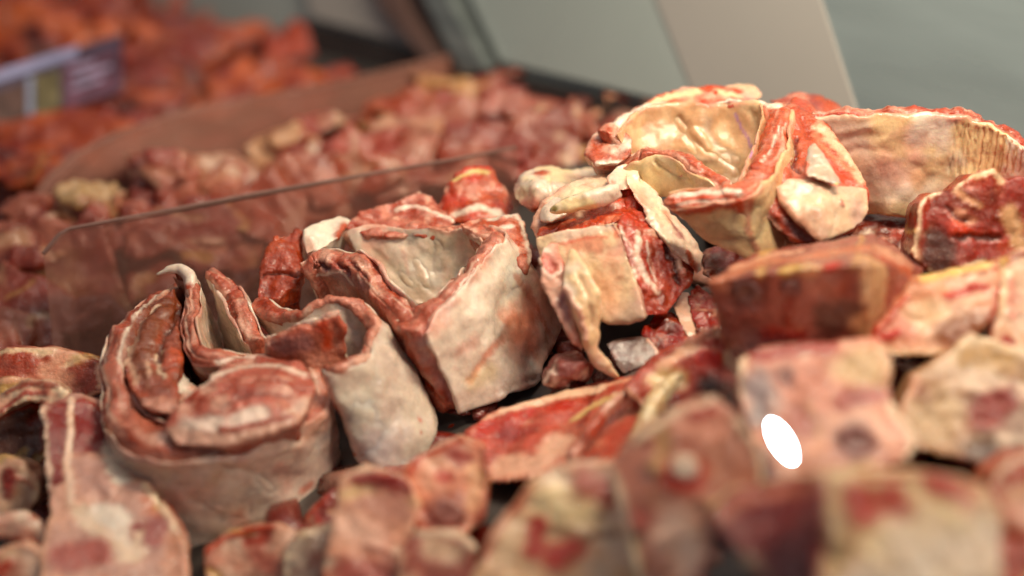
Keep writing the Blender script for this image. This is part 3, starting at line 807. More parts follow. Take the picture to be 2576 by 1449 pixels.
e4.base(LEAN, 1, [('#c25546', 18, .1, .3, 1), (ROSE, 10, .5, .25, .8)], 175).build('lean_roll', MEAT, rootE)

DSH = -0.02
hump = lump([PA([(1284, 478, .10), (1306, 440, .11), (1330, 424, .115), (1400, 415, .12), (1470, 420, .125), (1500, 440, .12), (1490, 480, .10), (1420, 510, .08), (1350, 470, .07), (1340, 540, .075), (1300, 520, .08), (1380, 560, .14), (1460, 540, .14)]),
             PA([(1400, 424, .12), (1480, 416, .13), (1540, 420, .13), (1560, 450, .12), (1500, 470, .11), (1500, 500, .14)])], 1.6, 5).rough(((4, 34), (1.4, 11), (.5, 5)), 28)
tag(hump.base('#e8cfa6', 0, [(CREAM2, 26, .2, .3, 0), (PINKF, 20, .45, .25, 0)], 176).marks([dict(c=LEAN, r=13, p=[(1350, 428), (1370, 424)], lean=.9), dict(c=ROSE, r=24, p=[(1310, 520), (1350, 530)], soft=.8, lean=.3), dict(c=LEAN2, r=14, p=[(1330, 545)], lean=.9), dict(r=5, p=[(1380, 440), (1400, 490)], h=-2, soft=.8)]).build('fat_lump', FAT),
    'pale cream fat lump with a red spot behind the square cut', 'meat')
DSH = 0.0
nub = lump([PA([(1098, 520, .10), (1120, 470, .11), (1150, 436, .115), (1190, 420, .12), (1226, 424, .12), (1252, 455, .11), (1275, 500, .10), (1300, 520, .10), (1280, 560, .08), (1200, 560, .075), (1110, 560, .085), (1180, 560, .14)])], 1.6, 3).rough(((3, 24), (1.2, 8), (0.5, 4)), 29)
tag(nub.base('#bc5146', 1, [(LEAN, 18, .1, .3, 1), (PINKF, 12, .5, .25, .3)], 177).marks([dict(c=YEL, r=7, p=[(1140, 448), (1190, 424), (1225, 428)], lean=0, h=1), dict(c=CREAM2, r=12, p=[(1140, 530), (1200, 515), (1260, 530)], lean=0), dict(c=ROSE, r=20, p=[(1190, 470)], lean=.6, soft=.8), dict(c=DARK, r=6, p=[(1240, 480), (1260, 510)], lean=1, a=.5)]).build('meat_lump', MEAT),
    'red nub with yellow rim rising behind the central rib slab', 'meat')

DSH = -0.05
# ---- F: the big ring-shaped rib piece on top
rootF = thing('rib_ring', 'large curled rib piece with a deep cream hollow, top of the heap', 'meat', P(1950, 640, 0.05))
topF = [(1530, 336, .10), (1560, 308, .115), (1617, 274, .13), (1692, 262, .135), (1773, 268, .13), (1871, 258, .125), (1948, 262, .11), (1956, 316, .075), (1934, 384, .05), (1910, 440, .03), (1868, 484, .012), (1806, 497, .01), (1740, 497, .012), (1690, 495, .015)]
botF = [(1560, 430, .11), (1590, 440, .12), (1640, 450, .125), (1720, 460, .13), (1800, 470, .125), (1880, 480, .12), (1970, 500, .11), (2000, 560, .10), (1980, 600, .07), (1950, 625, .05), (1900, 640, .035), (1850, 632, .03), (1790, 600, .03), (1745, 570, .03)]
slab(rootF, topF, botF, [50, 54, 60, 72, 76, 60, 64, 84, 84, 78, 70, 60, 56, 44], [
    ('membrane', 0.42, 0.54, 2.0, fat_fn(181, '#cfa27a', [('#bd8e68', 26, 0.2, 0.4, 0), ('#dcb890', 22, 0.35, 0.3, 0)], [
        dict(c='#9a6aa0', r=3.5, p=[(1844, 292), (1862, 330), (1880, 360), (1895, 395)], soft=.6, a=.75), dict(c=TAN, r=10, p=[(1765, 295), (1800, 350), (1840, 400)], h=-1.8, soft=1, a=.6),
        dict(r=9, p=[(1700, 305), (1740, 360), (1790, 400)], h=-1.6, soft=1), dict(r=9, p=[(1735, 305), (1775, 370)], h=1.4, soft=1), dict(c=TAN, r=7, p=[(1690, 380), (1780, 402), (1870, 430)], h=-1.5, soft=1, a=.6),
        dict(r=9, p=[(1885, 285), (1905, 350)], h=-1.5, soft=1)]), FAT),
    ('lean_layer', -0.47, 0.44, 0.6, lean_fn(182, '#c46a52', [(LEAN, 3, 0.15, 0.3, 1.0), (ROSE, 5, 0.35, 0.25, 0.8), (PINKF, 6, 0.6, 0.15, 0.3)], [
        dict(c=CREAM, r=24, p=[(1560, 300), (1640, 258), (1720, 240)], lean=0, soft=.5), dict(c=CREAM, r=14, p=[(1800, 240), (1890, 236), (1960, 236)], lean=0, soft=.5),
        dict(c=PALE, r=3, p=[(1960, 310), (1935, 370), (1915, 400)], lean=.2, soft=.6), dict(c=CREAM, r=9, p=[(1690, 488), (1760, 480), (1850, 478)], lean=0, h=1), dict(c='#c04a34', r=10, p=[(1690, 500), (1760, 495), (1840, 500)], lean=.9, soft=.8, a=.7),
        dict(c=PALE, r=4, p=[(1700, 510), (1780, 508), (1850, 512)], lean=.1, soft=.7)]), MEAT),
    ('fat_layer', -0.55, -0.45, -0.5, fat_fn(183, '#d8b286', [('#c09470', 26, 0.3, 0.4, 0)], [dict(c='#bd5c48', r=22, p=[(1690, 512), (1760, 514), (1830, 518), (1885, 520)], lean=.9, soft=.4), dict(c='#d8a088', r=6, p=[(1690, 508), (1760, 505), (1840, 510)], lean=.2), dict(c='#c88a70', r=8, p=[(1880, 520), (1890, 580), (1910, 630)], lean=.4)]), FAT)], S=240, seed=180)
topFt = [(1560, 400, .09), (1612, 384, .085), (1672, 376, .08), (1722, 395, .07), (1773, 430, .055), (1822, 470, .035)]
botFt = [(1580, 470, .11), (1625, 480, .10), (1690, 485, .09), (1745, 500, .08), (1800, 520, .06), (1840, 540, .045)]
slab(rootF, topFt, botFt, [46, 46, 46, 46, 44, 30], [
    ('fat_layer', 0.40, 0.54, -0.5, fat_fn(185, '#d8b886', [('#e0c8a0', 22, .2, .3, 0), ('#c09a70', 20, .35, .3, 0)], [dict(r=5, p=[(1640, 410), (1680, 440), (1720, 450)], h=-1.6, soft=.8)]), FAT),
    ('lean_layer', -0.42, 0.42, 0.6, lean_fn(186, '#c46a52', None), MEAT),
    ('membrane', -0.54, -0.38, 0.5, fat_fn(187, CREAM), FAT)], S=120, seed=184)
f1 = lump([PA([(1470, 390, .10), (1484, 350, .11), (1510, 325, .12), (1545, 315, .12), (1590, 340, .10), (1592, 390, .085), (1560, 412, .08), (1500, 415, .085), (1520, 460, .13), (1570, 440, .14)])], 1.5, 4).rough(((2, 20), (1.0, 7), (0.4, 4)), 31)
f1.base('#c06a58', .9, [(PINKF, 12, .1, .25, .4), (LEAN, 16, .3, .3, 1), (CREAM, 14, .55, .2, 0)], 188).marks([dict(c=CREAM, r=12, p=[(1500, 410), (1560, 412)], lean=0, soft=.5), dict(c=CREAM, r=10, p=[(1545, 335), (1590, 360)], lean=0, soft=.6)]).build('lean_end', MEAT, rootF)
f2 = lump([PA([(1938, 300, .10), (1920, 380, .075), (1895, 450, .055), (1880, 500, .045), (1950, 290, .09), (2000, 245, .115), (2030, 250, .115), (2062, 296, .09), (2110, 350, .075), (2170, 430, .055), (2187, 480, .045), (2184, 535, .04), (2150, 580, .035), (2055, 612, .02), (1995, 612, .02), (1935, 560, .02), (1890, 500, .02), (1915, 440, .04), (1935, 380, .06),
               (2100, 420, .14), (2150, 540, .12), (2040, 600, .12)])], 1.4, 3).rough(((1.5, 24), (0.9, 8), (0.3, 4)), 32)
f2.base('#b5584a', 1, [(LEAN, 20, .2, .4, 1), ('#c47a66', 12, .45, .35, .8)], 189).marks([
    dict(c=LEAN, r=22, p=[(2035, 300), (2060, 340), (2040, 380)], lean=1, soft=.7), dict(c='#c4503c', r=14, p=[(2120, 440), (2150, 450)], lean=.9, soft=.6),
    dict(c=DARK, r=20, p=[(1900, 530), (1930, 570), (1970, 600)], lean=1, soft=.4, h=-1.5), dict(c=LEAN2, r=16, p=[(1940, 500), (1980, 560), (2030, 605)], lean=.9), dict(c=BONED, r=10, p=[(1980, 545), (2030, 600)], lean=.4, soft=.6),
    dict(c=PINKF, r=8, p=[(1890, 490), (1885, 530), (1930, 590)], lean=.2, soft=.6), dict(c=PALE, r=4, p=[(1968, 310), (1945, 360), (1925, 400)], lean=.2, soft=.5), dict(c='#c8402e', r=8, p=[(1935, 390), (1910, 440)], lean=.9, soft=.7),
    dict(c='#dcb494', r=17, p=[(2062, 310), (2100, 350), (2150, 410), (2172, 440)], lean=.1, soft=.7, rag=.9, a=.85), dict(c='#c87a60', r=9, p=[(2050, 330), (2090, 380), (2140, 420)], lean=.7, soft=.9), dict(c='#a04a3a', r=7, p=[(2020, 290), (2035, 340)], lean=1, soft=.9, h=-1.5), dict(c='#d09a80', r=6, p=[(1985, 280), (1975, 330), (1955, 380)], lean=.4, soft=.8), dict(c=LEAN, r=16, p=[(1960, 410), (1975, 430)], lean=1, h=2), dict(c=CREAM2, r=9, p=[(1950, 395), (1985, 390)], lean=0, h=1),
    dict(c=DARK, r=6, p=[(2000, 340), (1998, 400), (2010, 425)], lean=1, h=-3)]).build('meat_body', MEAT, rootF)
f5 = lump([PA([(1946, 470, .026), (1980, 452, .028), (2060, 462, .026), (2130, 470, .032), (2186, 470, .038), (2188, 530, .032), (2176, 562, .028), (2148, 582, .022), (2056, 612, .008), (2000, 555, .012), (1960, 505, .02), (2060, 530, .01), (2000, 500, .05), (2150, 520, .08), (2060, 590, .05)])], 1.3, 12).rough(((2.0, 34), (0.8, 11)), 46)
f5.base('#d9b595', 0, [('#e0c0a0', 30, .1, .5, 0), ('#cfa088', 22, .4, .5, 0.05)], 198).marks([dict(c='#c08a70', r=10, p=[(1950, 475), (2000, 548), (2050, 606)], lean=.3, soft=.8), dict(c='#b99080', r=24, p=[(1990, 460), (2080, 462), (2150, 468)], soft=.9, a=.5),dict(c='#b9908e', r=20, p=[(2165, 520), (2165, 560)], soft=.9, a=.5), dict(c=ROSE, r=6, p=[(2122, 500), (2124, 510)], lean=.4, h=1), dict(c=TAN, r=5, p=[(2100, 480), (2110, 540), (2100, 590)], soft=.9, a=.5, h=-.8)]).build('fat_face', FAT, rootF)
f4 = lump([PA([(1600, 272, .135), (1650, 240, .15), (1720, 222, .16), (1800, 218, .165), (1880, 232, .16), (1870, 252, .145), (1800, 276, .13), (1730, 282, .128), (1670, 278, .13), (1740, 320, .17), (1820, 310, .17)])], 1.4, 3).rough(((2, 20), (1.0, 7), (0.4, 4)), 43)
f4.base('#c25a48', .9, [(LEAN, 16, .1, .3, 1), (PINKF, 12, .35, .3, .4)], 193).marks([dict(c='#e2c49a', r=14, p=[(1620, 262), (1680, 236), (1760, 222)], lean=0, soft=.6, rag=.6), dict(c='#d8a080', r=9, p=[(1735, 238), (1730, 270)], lean=.2, soft=.8), dict(c='#e2c49a', r=12, p=[(1800, 224), (1870, 236)], lean=0, soft=.6, rag=.6)]).build('lean_rim', MEAT, rootF)
f3 = lump([PA([(2032, 366, .042), (2050, 358, .042), (2075, 390, .036), (2110, 445, .024), (2118, 462, .02), (2100, 466, .018), (2020, 440, .022), (2026, 400, .032), (2060, 400, .055), (2090, 450, .045)])], 1.3, 2).rough(((0.8, 12), (0.4, 4)), 33)
f3.base('#b09a86', 0, [(TAN, 14, .1, .3, 0), (GREY, 16, .4, .3, 0)], 190).marks([dict(c='#d8c070', r=6, p=[(2112, 460)]), dict(c=LEAN, r=5, p=[(2028, 400), (2020, 440)], lean=.9)]).build('membrane_flap', FAT, rootF)

back1 = lump([PA([(1770, 240, .15), (1800, 215, .16), (1850, 207, .17), (1900, 212, .17), (1926, 236, .16), (1900, 260, .15), (1800, 270, .14), (1850, 300, .2)])], 1.8, 4).rough(((2, 24), (0.8, 8)), 34)
tag(back1.base('#e3bb96', .1, [(PINKF, 20, .1, .3, .1)], 191).marks([dict(c='#c4503c', r=11, p=[(1785, 232), (1815, 222), (1860, 222)], lean=.9), dict(c=MAUVE, r=16, p=[(1850, 250), (1900, 250)], lean=.2, soft=.7)]).build('meat_cut', MEAT), 'peach and red fat edge peeping over the curled rib piece', 'meat')
back2 = lump([PA([(1930, 250, .15), (1990, 226, .17), (2060, 238, .17), (2130, 268, .15), (2120, 320, .13), (2000, 320, .13), (2050, 320, .19)])], 1.8, 4).rough(((2, 24), (1, 8)), 35)
tag(back2.base('#96504a', 1, [(LEAN, 18, .2, .3, 1), (ROSE, 14, .4, .3, .7)], 192).build('meat_cut', MEAT), 'dark red cut lying behind the right end of the curled rib piece', 'meat')

DSH = -0.05
# ---- G: the long slab at the right edge
rootG = thing('breast_slab', 'long cream slab with vertical ridges at the right edge', 'meat', P(2380, 540, 0.08))
topG = [(2050, 288, .09), (2130, 284, .085), (2230, 276, .08), (2340, 276, .075), (2450, 296, .065), (2540, 326, .055), (2640, 380, .04)]
botG = [(2130, 540, .12), (2190, 540, .11), (2260, 545, .10), (2350, 548, .10), (2450, 545, .09), (2540, 540, .08), (2640, 540, .07)]
ridges = []
for k in range(16):
    x = 2390 + k * 11.5 + 4 * math.sin(k * 2.1)
    ridges.append(dict(c=('#d2a070' if k % 3 else '#c07850') if k > 5 else None, r=2.4, p=[(x + 10, 315 + k * 2.5), (x + 2, 380), (x - 6, 440)], h=-1.5, soft=.8, a=.7, rag=.5))
slab(rootG, topG, botG, [40, 44, 48, 50, 50, 50, 50], [
    ('fat_layer', 0.20, 0.54, 1.0, fat_fn(195, '#dfbd8e', [(CREAM, 30, .2, .3, 0), (PINKF, 34, .45, .3, 0)], [
        dict(c='#b08a78', r=60, p=[(2120, 330), (2160, 400), (2200, 440)], soft=.8, a=.75, lean=.2), dict(c=ROSE, r=34, p=[(2220, 420), (2300, 450)], soft=.9, a=.5),
        dict(c=TAN, r=26, p=[(2200, 500), (2300, 520), (2400, 500)], soft=.8, a=.5), dict(c=CREAM, r=22, p=[(2320, 300), (2300, 350)], soft=.8),
        dict(r=7, p=[(2090, 372), (2150, 350), (2220, 345)], h=-.9, soft=1), dict(r=7, p=[(2100, 397), (2170, 380), (2250, 388)], h=-.9, soft=1), dict(r=7, p=[(2100, 340), (2200, 322)], h=.9, soft=1),
        dict(c='#c24a38', r=4, p=[(2510, 370), (2515, 390)], soft=.6, a=.8)] + ridges), FAT),
    ('lean_layer', -0.50, 0.26, 0.0, lean_fn(196, '#b9564a', None), MEAT)], S=200, seed=194, rough=((0.7, 45), (0.25, 9)))

DSH = -0.018
# ---- H: small scraps in the gap in front of the square cut
h1 = lump([PA([(1612, 830, .0), (1640, 790, .01), (1690, 772, .02), (1725, 800, .015), (1740, 850, .0), (1700, 890, -.01), (1650, 900, -.01), (1620, 870, -.005), (1680, 860, .05)])], 1.3, 2).rough(((3, 16), (1.4, 6), (0.5, 3)), 36)
tag(h1.base('#9c3330', 1, [(DARK, 14, .2, .3, 1), (LEAN, 10, .3, .3, 1)], 201).build('meat_scrap', MEAT_WET), 'wet dark red scrap below the square cut, by the steel edge', 'meat')
h2 = lump([PA([(1722, 740, .02), (1750, 716, .03), (1790, 740, .02), (1830, 800, .005), (1842, 838, .0), (1800, 860, -.01), (1770, 870, -.01), (1740, 810, .005), (1780, 800, .05)])], 1.3, 2).rough(((2.4, 14), (1.2, 6), (0.5, 3)), 37)
tag(h2.base('#9a3a34', 1, [(DARK, 14, .25, .3, 1), (PINKF, 9, .6, .2, .3)], 202).marks([dict(c=PINKF, r=14, p=[(1790, 830), (1800, 850)], lean=.2)]).build('meat_scrap', MEAT_WET), 'red scrap with a pink end between the square cut and the blurred block', 'meat')
h3 = lump([PA([(1690, 770, .015), (1712, 730, .025), (1735, 730, .025), (1742, 770, .015), (1760, 870, -.008), (1730, 850, -.005), (1705, 810, .005), (1730, 800, .04)])], 1.3, 9).rough(((0.8, 14),), 38)
tag(h3.base('#dcae94', 0, [(PALE, 16, .2, .3, 0)], 203).build('fat_scrap', FAT), 'pale pink fat wedge between the two red scraps', 'meat')
h4 = lump([PA([(1520, 862, -.005), (1560, 848, .0), (1632, 846, -.002), (1665, 896, -.012), (1640, 915, -.016), (1566, 945, -.016), (1540, 905, -.012), (1600, 890, .03)])], 1.3, 9).rough(((1, 20), (0.4, 6)), 39)
tag(h4.base('#7c6660', .1, [(GREY, 20, .2, .3, 0), (BONED, 16, .4, .3, .3)], 204).marks([dict(c=PINKF, r=4, p=[(1634, 848), (1650, 870), (1664, 894)], h=.8)]).build('membrane_scrap', MEAT_WET), 'grey-brown membrane scrap lying against the steel edge', 'meat')
h5 = lump([ball_pts(1440, 925, -.005, 58, 36, .03, 3), ball_pts(1400, 950, -.01, 40, 30, .02, 4)], 1.5, 3).rough(((2, 14), (1, 6)), 40)
tag(h5.base('#a0605a', .6, [(DARK, 14, .2, .3, 1), (PALE, 12, .4, .25, .1)], 205).build('meat_scrap', MEAT), 'small mauve and white scraps under the leaf-shaped flap', 'meat')
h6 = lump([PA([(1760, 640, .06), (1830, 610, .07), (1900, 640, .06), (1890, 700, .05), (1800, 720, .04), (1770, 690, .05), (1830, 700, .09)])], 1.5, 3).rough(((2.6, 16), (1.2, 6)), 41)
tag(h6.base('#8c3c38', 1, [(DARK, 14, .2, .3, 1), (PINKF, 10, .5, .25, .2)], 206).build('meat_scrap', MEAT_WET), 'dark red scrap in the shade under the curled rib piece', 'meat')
h7 = lump([PA([(2100, 540, .08), (2200, 530, .09), (2320, 545, .08), (2310, 620, .06), (2230, 640, .05), (2140, 610, .06), (2220, 600, .13)])], 1.6, 3).rough(((2.6, 18), (1.2, 6)), 42)
tag(h7.base('#9a4a40', .9, [(DARK, 14, .1, .3, 1), (PINKF, 12, .4, .25, .2), (CREAM, 12, .65, .2, 0)], 207).build('meat_scrap', MEAT), 'dark red and cream scrap under the long cream slab', 'meat')

DSH = 0.0

# ------------------------------------------------------------------ the near tray: bone-in cuts, out of focus
def strokes(m, seed, n, rmin=3, rmax=13):
    """seams of fat, sinew and blood across a hacked piece"""
    g = np.random.default_rng(seed + 50)
    pp, dd = project(m.v)
    fc = np.where(np.einsum('ij,ij->i', m.n, m.v - CAM) < 0)[0]
    a0 = g.uniform(0, math.pi)
    for k in range(n):
        q = pp[fc[g.integers(len(fc))]]
        a = a0 + g.normal(0, .35)
        L = g.uniform(25, 95)
        c, le = [('#dcc0a2', 0), ('#b23c30', .9), ('#7a2c24', 1), ('#d2a088', .2), ('#c8a468', 0), ('#a85a4a', .8), ('#e0c8b2', 0)][g.integers(7)]
        bend = g.normal(0, 10)
        pts = [(q[0] - math.cos(a) * L / 2, q[1] - math.sin(a) * L / 2), (q[0] - math.sin(a) * bend, q[1] + math.cos(a) * bend), (q[0] + math.cos(a) * L / 2, q[1] + math.sin(a) * L / 2)]
        m.mark(c, g.uniform(rmin, rmax), pts, soft=.6, lean=le, a=g.uniform(.5, .95), rag=.5, h=g.choice([-1.5, 0, 0, 1.2]), seed=int(seed * 31 + k))
def cut(name, label, hulls, base, patches, marks=(), mat=None, voxel=1.9, smooth=0, rough=((1.6, 34), (1.0, 12), (0.5, 6)), seed=0, lean=0.5, bones=()):
    m = lump(hulls, voxel, smooth).rough(rough, seed)
    m.base(base, lean, [(c_, wl_ * 1.3, th_ + .25, .5, le_) for c_, wl_, th_, so_, le_ in patches], seed)
    strokes(m, seed, 6, 4, 15)
    g = np.random.default_rng(seed + 9)
    for ol in OUTLINES:                          # the cut edges: rinds of fat and dried red rims along the outline
        k = len(ol)
        o0 = int(g.integers(k))
        for q in range(0, k, 3):
            e = [tuple(ol[(o0 + q + z) % k] * .94 + ol.mean(0) * .06) for z in range(3)]
            c, le = [('#e2c8a8', 0), ('#d8a890', .1), ('#b04838', .9), ('#8a3428', 1), ('#e6d2b8', 0)][g.integers(5)]
            m.mark(c, g.uniform(5, 11), e, soft=.5, lean=le, a=.85, rag=.5, h=g.choice([0, .8]), seed=int(seed * 7 + q))
    OUTLINES.clear()
    m.marks(marks)
    m.col[:, :3] *= np.array([1.10, 1.02, 0.92])
    if not bones:
        return tag(m.build(name, mat or MEAT), label, 'meat')
    lo = m.v[np.argmin(m.v[:, 2])]
    root = thing(name, label, 'meat', (m.v[:, 0].mean(), m.v[:, 1].mean(), lo[2]))
    m.build('meat_body', mat or MEAT, root)
    for k, (x, y, r, c, c2) in enumerate(bones):          # sawn bone ends, a little proud of the flesh
        p = m.pick([(x, y)])[0]
        n = m.n[np.argmin(np.linalg.norm(m.v - p, axis=1))]
        n = n + (CAM - p) / np.linalg.norm(CAM - p); n /= np.linalg.norm(n)
        a = np.cross(n, [0.3, 0.2, 1.0]); a /= np.linalg.norm(a); b = np.cross(n, a)
        g = np.random.default_rng(seed + k)
        pts = []
        for q in range(16):
            t = 2 * math.pi * q / 16
            rr = r * PX * .85 * g.uniform(.85, 1.15)
            for h_, sc in ((.0035, .82), (.002, 1.0), (-.008, .95)):
                pts.append(p + (a * math.cos(t) * 1.15 + b * math.sin(t) * .9) * rr * sc + n * h_)
        mb = lump([np.array(pts)], 1.4, 3).rough(((.8, 12), (.4, 4)), seed + k)
        mb.base(c, .2, [(c2, 14, .3, .5, .3)], seed + k)
        mb.mark(c2, r * .45, [(x, y)], soft=.7, h=-1.2)
        mb.build('bone', MEAT, root)
    return root
MIXP = [(LEAN, 22, .25, .3, 1), (PALE, 20, .45, .25, 0)]

cut('bone_in_block', 'blurred bone-in block with dark bone ovals and a rim painted lit orange', [
    PA([(a, b, near(c)) for a, b, c in [(1782, 716, -.112), (1900, 694, -.118), (2060, 676, -.125), (2178, 668, -.13), (2192, 800, -.118), (2190, 905, -.10), (2062, 910, -.10), (1900, 905, -.095), (1822, 870, -.095), (1796, 780, -.10),
        (1830, 700, -.06), (2150, 680, -.06), (2100, 880, -.05), (1900, 870, -.05)]]),
    PA([(a, b, near(c)) for a, b, c in [(1776, 708, -.112), (1836, 664, -.085), (1927, 630, -.07), (2013, 620, -.065), (2202, 588, -.055), (2185, 664, -.132), (2060, 674, -.127), (1900, 692, -.12), (1900, 720, -.06), (2150, 700, -.05)]]),
    PA([(a, b, near(c)) for a, b, c in [(2190, 592, -.06), (2178, 668, -.131), (2281, 645, -.075), (2326, 676, -.07), (2300, 745, -.08), (2235, 800, -.10), (2192, 900, -.10), (2100, 700, -.05), (2250, 720, -.04)]])],
    '#8e5650', [(LEAN2, 24, .2, .3, .8)], [
    dict(c='#b4745e', r=30, p=[(1810, 690), (1900, 660), (2010, 640), (2100, 628), (2190, 615)], lean=.4, soft=.4), dict(c='#cc9a84', r=12, p=[(1840, 668), (1930, 636), (2010, 624)], lean=.2, soft=.6), dict(c='#bd8a74', r=24, p=[(2220, 620), (2290, 660)], lean=.3, soft=.6),  # warm strokes paint the light along the top edge
    dict(c=BONED, r=40, p=[(1879, 743)], h=-2), dict(c='#6e3a38', r=26, p=[(1988, 730)]), dict(c='#52322e', r=44, p=[(2080, 800), (2140, 800)], soft=.6), dict(c='#a8766c', r=40, p=[(2062, 724)], soft=.7),
    dict(c='#c8a86a', r=20, p=[(1976, 668), (2020, 660)]), dict(c='#cdaa8a', r=24, p=[(2040, 660)], soft=.6), dict(c='#b8322a', r=13, p=[(2080, 668), (2105, 650)], lean=.9),
    dict(c='#c49a76', r=46, p=[(2210, 660), (2220, 740), (2200, 800)], lean=.2), dict(c='#d8b490', r=12, p=[(2180, 660), (2180, 760)], lean=0), dict(c='#b06048', r=10, p=[(2230, 640), (2300, 690)], soft=.7), dict(c='#9c3a34', r=22, p=[(1930, 850), (2000, 855)], lean=.9, soft=.6)], bones=[(1879, 743, 38, '#7c5048', '#5e3830'), (1990, 732, 24, '#7c443c', '#5c302a')], seed=301)
cut('meat_chunk', 'dark red marbled chunk at the right edge below the cream slab', [
    block_pts([(2290, 640), (2312, 505), (2345, 478), (2395, 470), (2440, 435), (2500, 425), (2530, 452), (2580, 440), (2690, 450), (2690, 690), (2480, 668), (2400, 698), (2330, 684)], -.035, .06, .9, 24, 1.0)],
    '#8f3a34', [(DARK, 20, .2, .3, 1), ('#b0503e', 18, .35, .3, 1), (TAN, 16, .65, .2, .2)], [dict(c='#4c2a24', r=36, p=[(2345, 600), (2355, 650)], soft=.5), dict(c='#b98868', r=8, p=[(2420, 480), (2470, 520)], lean=.1), dict(c='#c09874', r=18, p=[(2540, 520), (2560, 610)], lean=.1, soft=.6),
    dict(c=BRIGHT, r=14, p=[(2400, 560), (2450, 590)], a=.7), dict(c=DARK, r=8, p=[(2400, 600), (2520, 600)], h=-3), dict(c=DARK, r=6, p=[(2380, 520), (2440, 560)], h=-3)], voxel=2.0, seed=302, lean=1)
cut('rib_chunk', 'cream and red rib chunk with a yellow top, right of the dark block', [
    block_pts([(2202, 852), (2240, 800), (2287, 745), (2318, 706), (2400, 690), (2494, 676), (2500, 720), (2490, 795), (2430, 850), (2366, 880), (2260, 880)], -.105, .05)],
    '#d0977c', [(CREAM2, 26, .1, .3, .1), (ROSE, 20, .35, .3, .4)], [dict(c='#cfae62', r=13, p=[(2325, 692), (2400, 674), (2480, 660)], lean=0), dict(c='#b5322a', r=10, p=[(2390, 745), (2440, 720), (2480, 716)], lean=.9), dict(c='#b5322a', r=10, p=[(2210, 850), (2260, 830)], lean=.9),
    dict(c='#8a5a44', r=36, p=[(2400, 840), (2450, 815)], soft=.6), dict(c='#e0bfa0', r=26, p=[(2310, 790), (2360, 770)], lean=0, soft=.6)], seed=303)
cut('rib_end', 'pale streaked rib end standing at the right edge', [
    block_pts([(2496, 690), (2520, 660), (2580, 640), (2660, 630), (2660, 890), (2560, 890), (2500, 870)], -.10, .05)],
    '#c69a80', [(CREAM2, 20, .1, .3, .1), (LEAN, 20, .4, .3, .8)], [dict(c='#d8b898', r=14, p=[(2530, 680), (2525, 760)], lean=0), dict(c='#b08a50', r=8, p=[(2500, 690), (2530, 640)]), dict(c=ROSE, r=9, p=[(2548, 700), (2545, 790)]), dict(c='#a03a34', r=18, p=[(2540, 860)], lean=.9)], seed=304)
cut('shank_block', 'pink bone-in block with a mauve bone end, right foreground', [
    block_pts([(1867, 907, -.165), (1927, 878, -.16), (2062, 868, -.16), (2208, 860, -.165), (2232, 907, -.17), (2238, 1011, -.18), (2305, 1102, -.19), (2275, 1151, -.195), (2183, 1181, -.195), (1940, 1206, -.19), (1897, 1114, -.18), (1867, 992, -.17)], 0, .06, .86, 36, 1.05)],
    '#cc8a76', [(PINKF, 30, .1, .3, .2), (ROSE, 24, .3, .3, .5)], [dict(c='#a03630', r=16, p=[(1900, 890), (2000, 872), (2100, 868)], lean=.9, soft=.6), dict(c='#cfae88', r=44, p=[(2150, 910), (2190, 930)], soft=.5), dict(c='#925a54', r=48, p=[(2155, 1100)], soft=.5),
    dict(c='#9a4640', r=30, p=[(2000, 1040), (2020, 1060)], soft=.8, a=.7), dict(c='#837074', r=34, p=[(1905, 960), (1915, 1040)], soft=.7), dict(c='#7c4a44', r=22, p=[(1980, 940)], soft=.6), dict(c='#a04a42', r=22, p=[(2120, 1000), (2200, 990)], soft=.7), dict(c='#5a3434', r=26, p=[(1905, 1150), (1930, 1190)], soft=.8)], bones=[(2155, 1100, 46, '#a0685c', '#7c4840')], seed=305)
cut('knuckle_chunk', 'cream and brown knuckle chunk at the right edge', [
    block_pts([(2285, 1040), (2320, 950), (2400, 905), (2445, 862), (2576, 895), (2680, 905), (2680, 1200), (2524, 1175), (2427, 1140), (2330, 1120)], -.15, .06)],
    '#b28c6c', [(CREAM2, 26, .15, .3, .1), ('#7c5038', 26, .3, .3, .4)], [dict(c='#e0c8b4', r=26, p=[(2440, 945), (2500, 962), (2580, 985)], lean=0), dict(c='#8c3a34', r=36, p=[(2480, 1040), (2530, 1000)], lean=.8, soft=.5), dict(c='#b08a58', r=30, p=[(2440, 885), (2540, 905)], soft=.6), dict(c='#cbb294', r=44, p=[(2330, 1060), (2380, 1030)], soft=.6), dict(c='#5a4236', r=34, p=[(2450, 1130), (2560, 1150)], soft=.7)], seed=306)
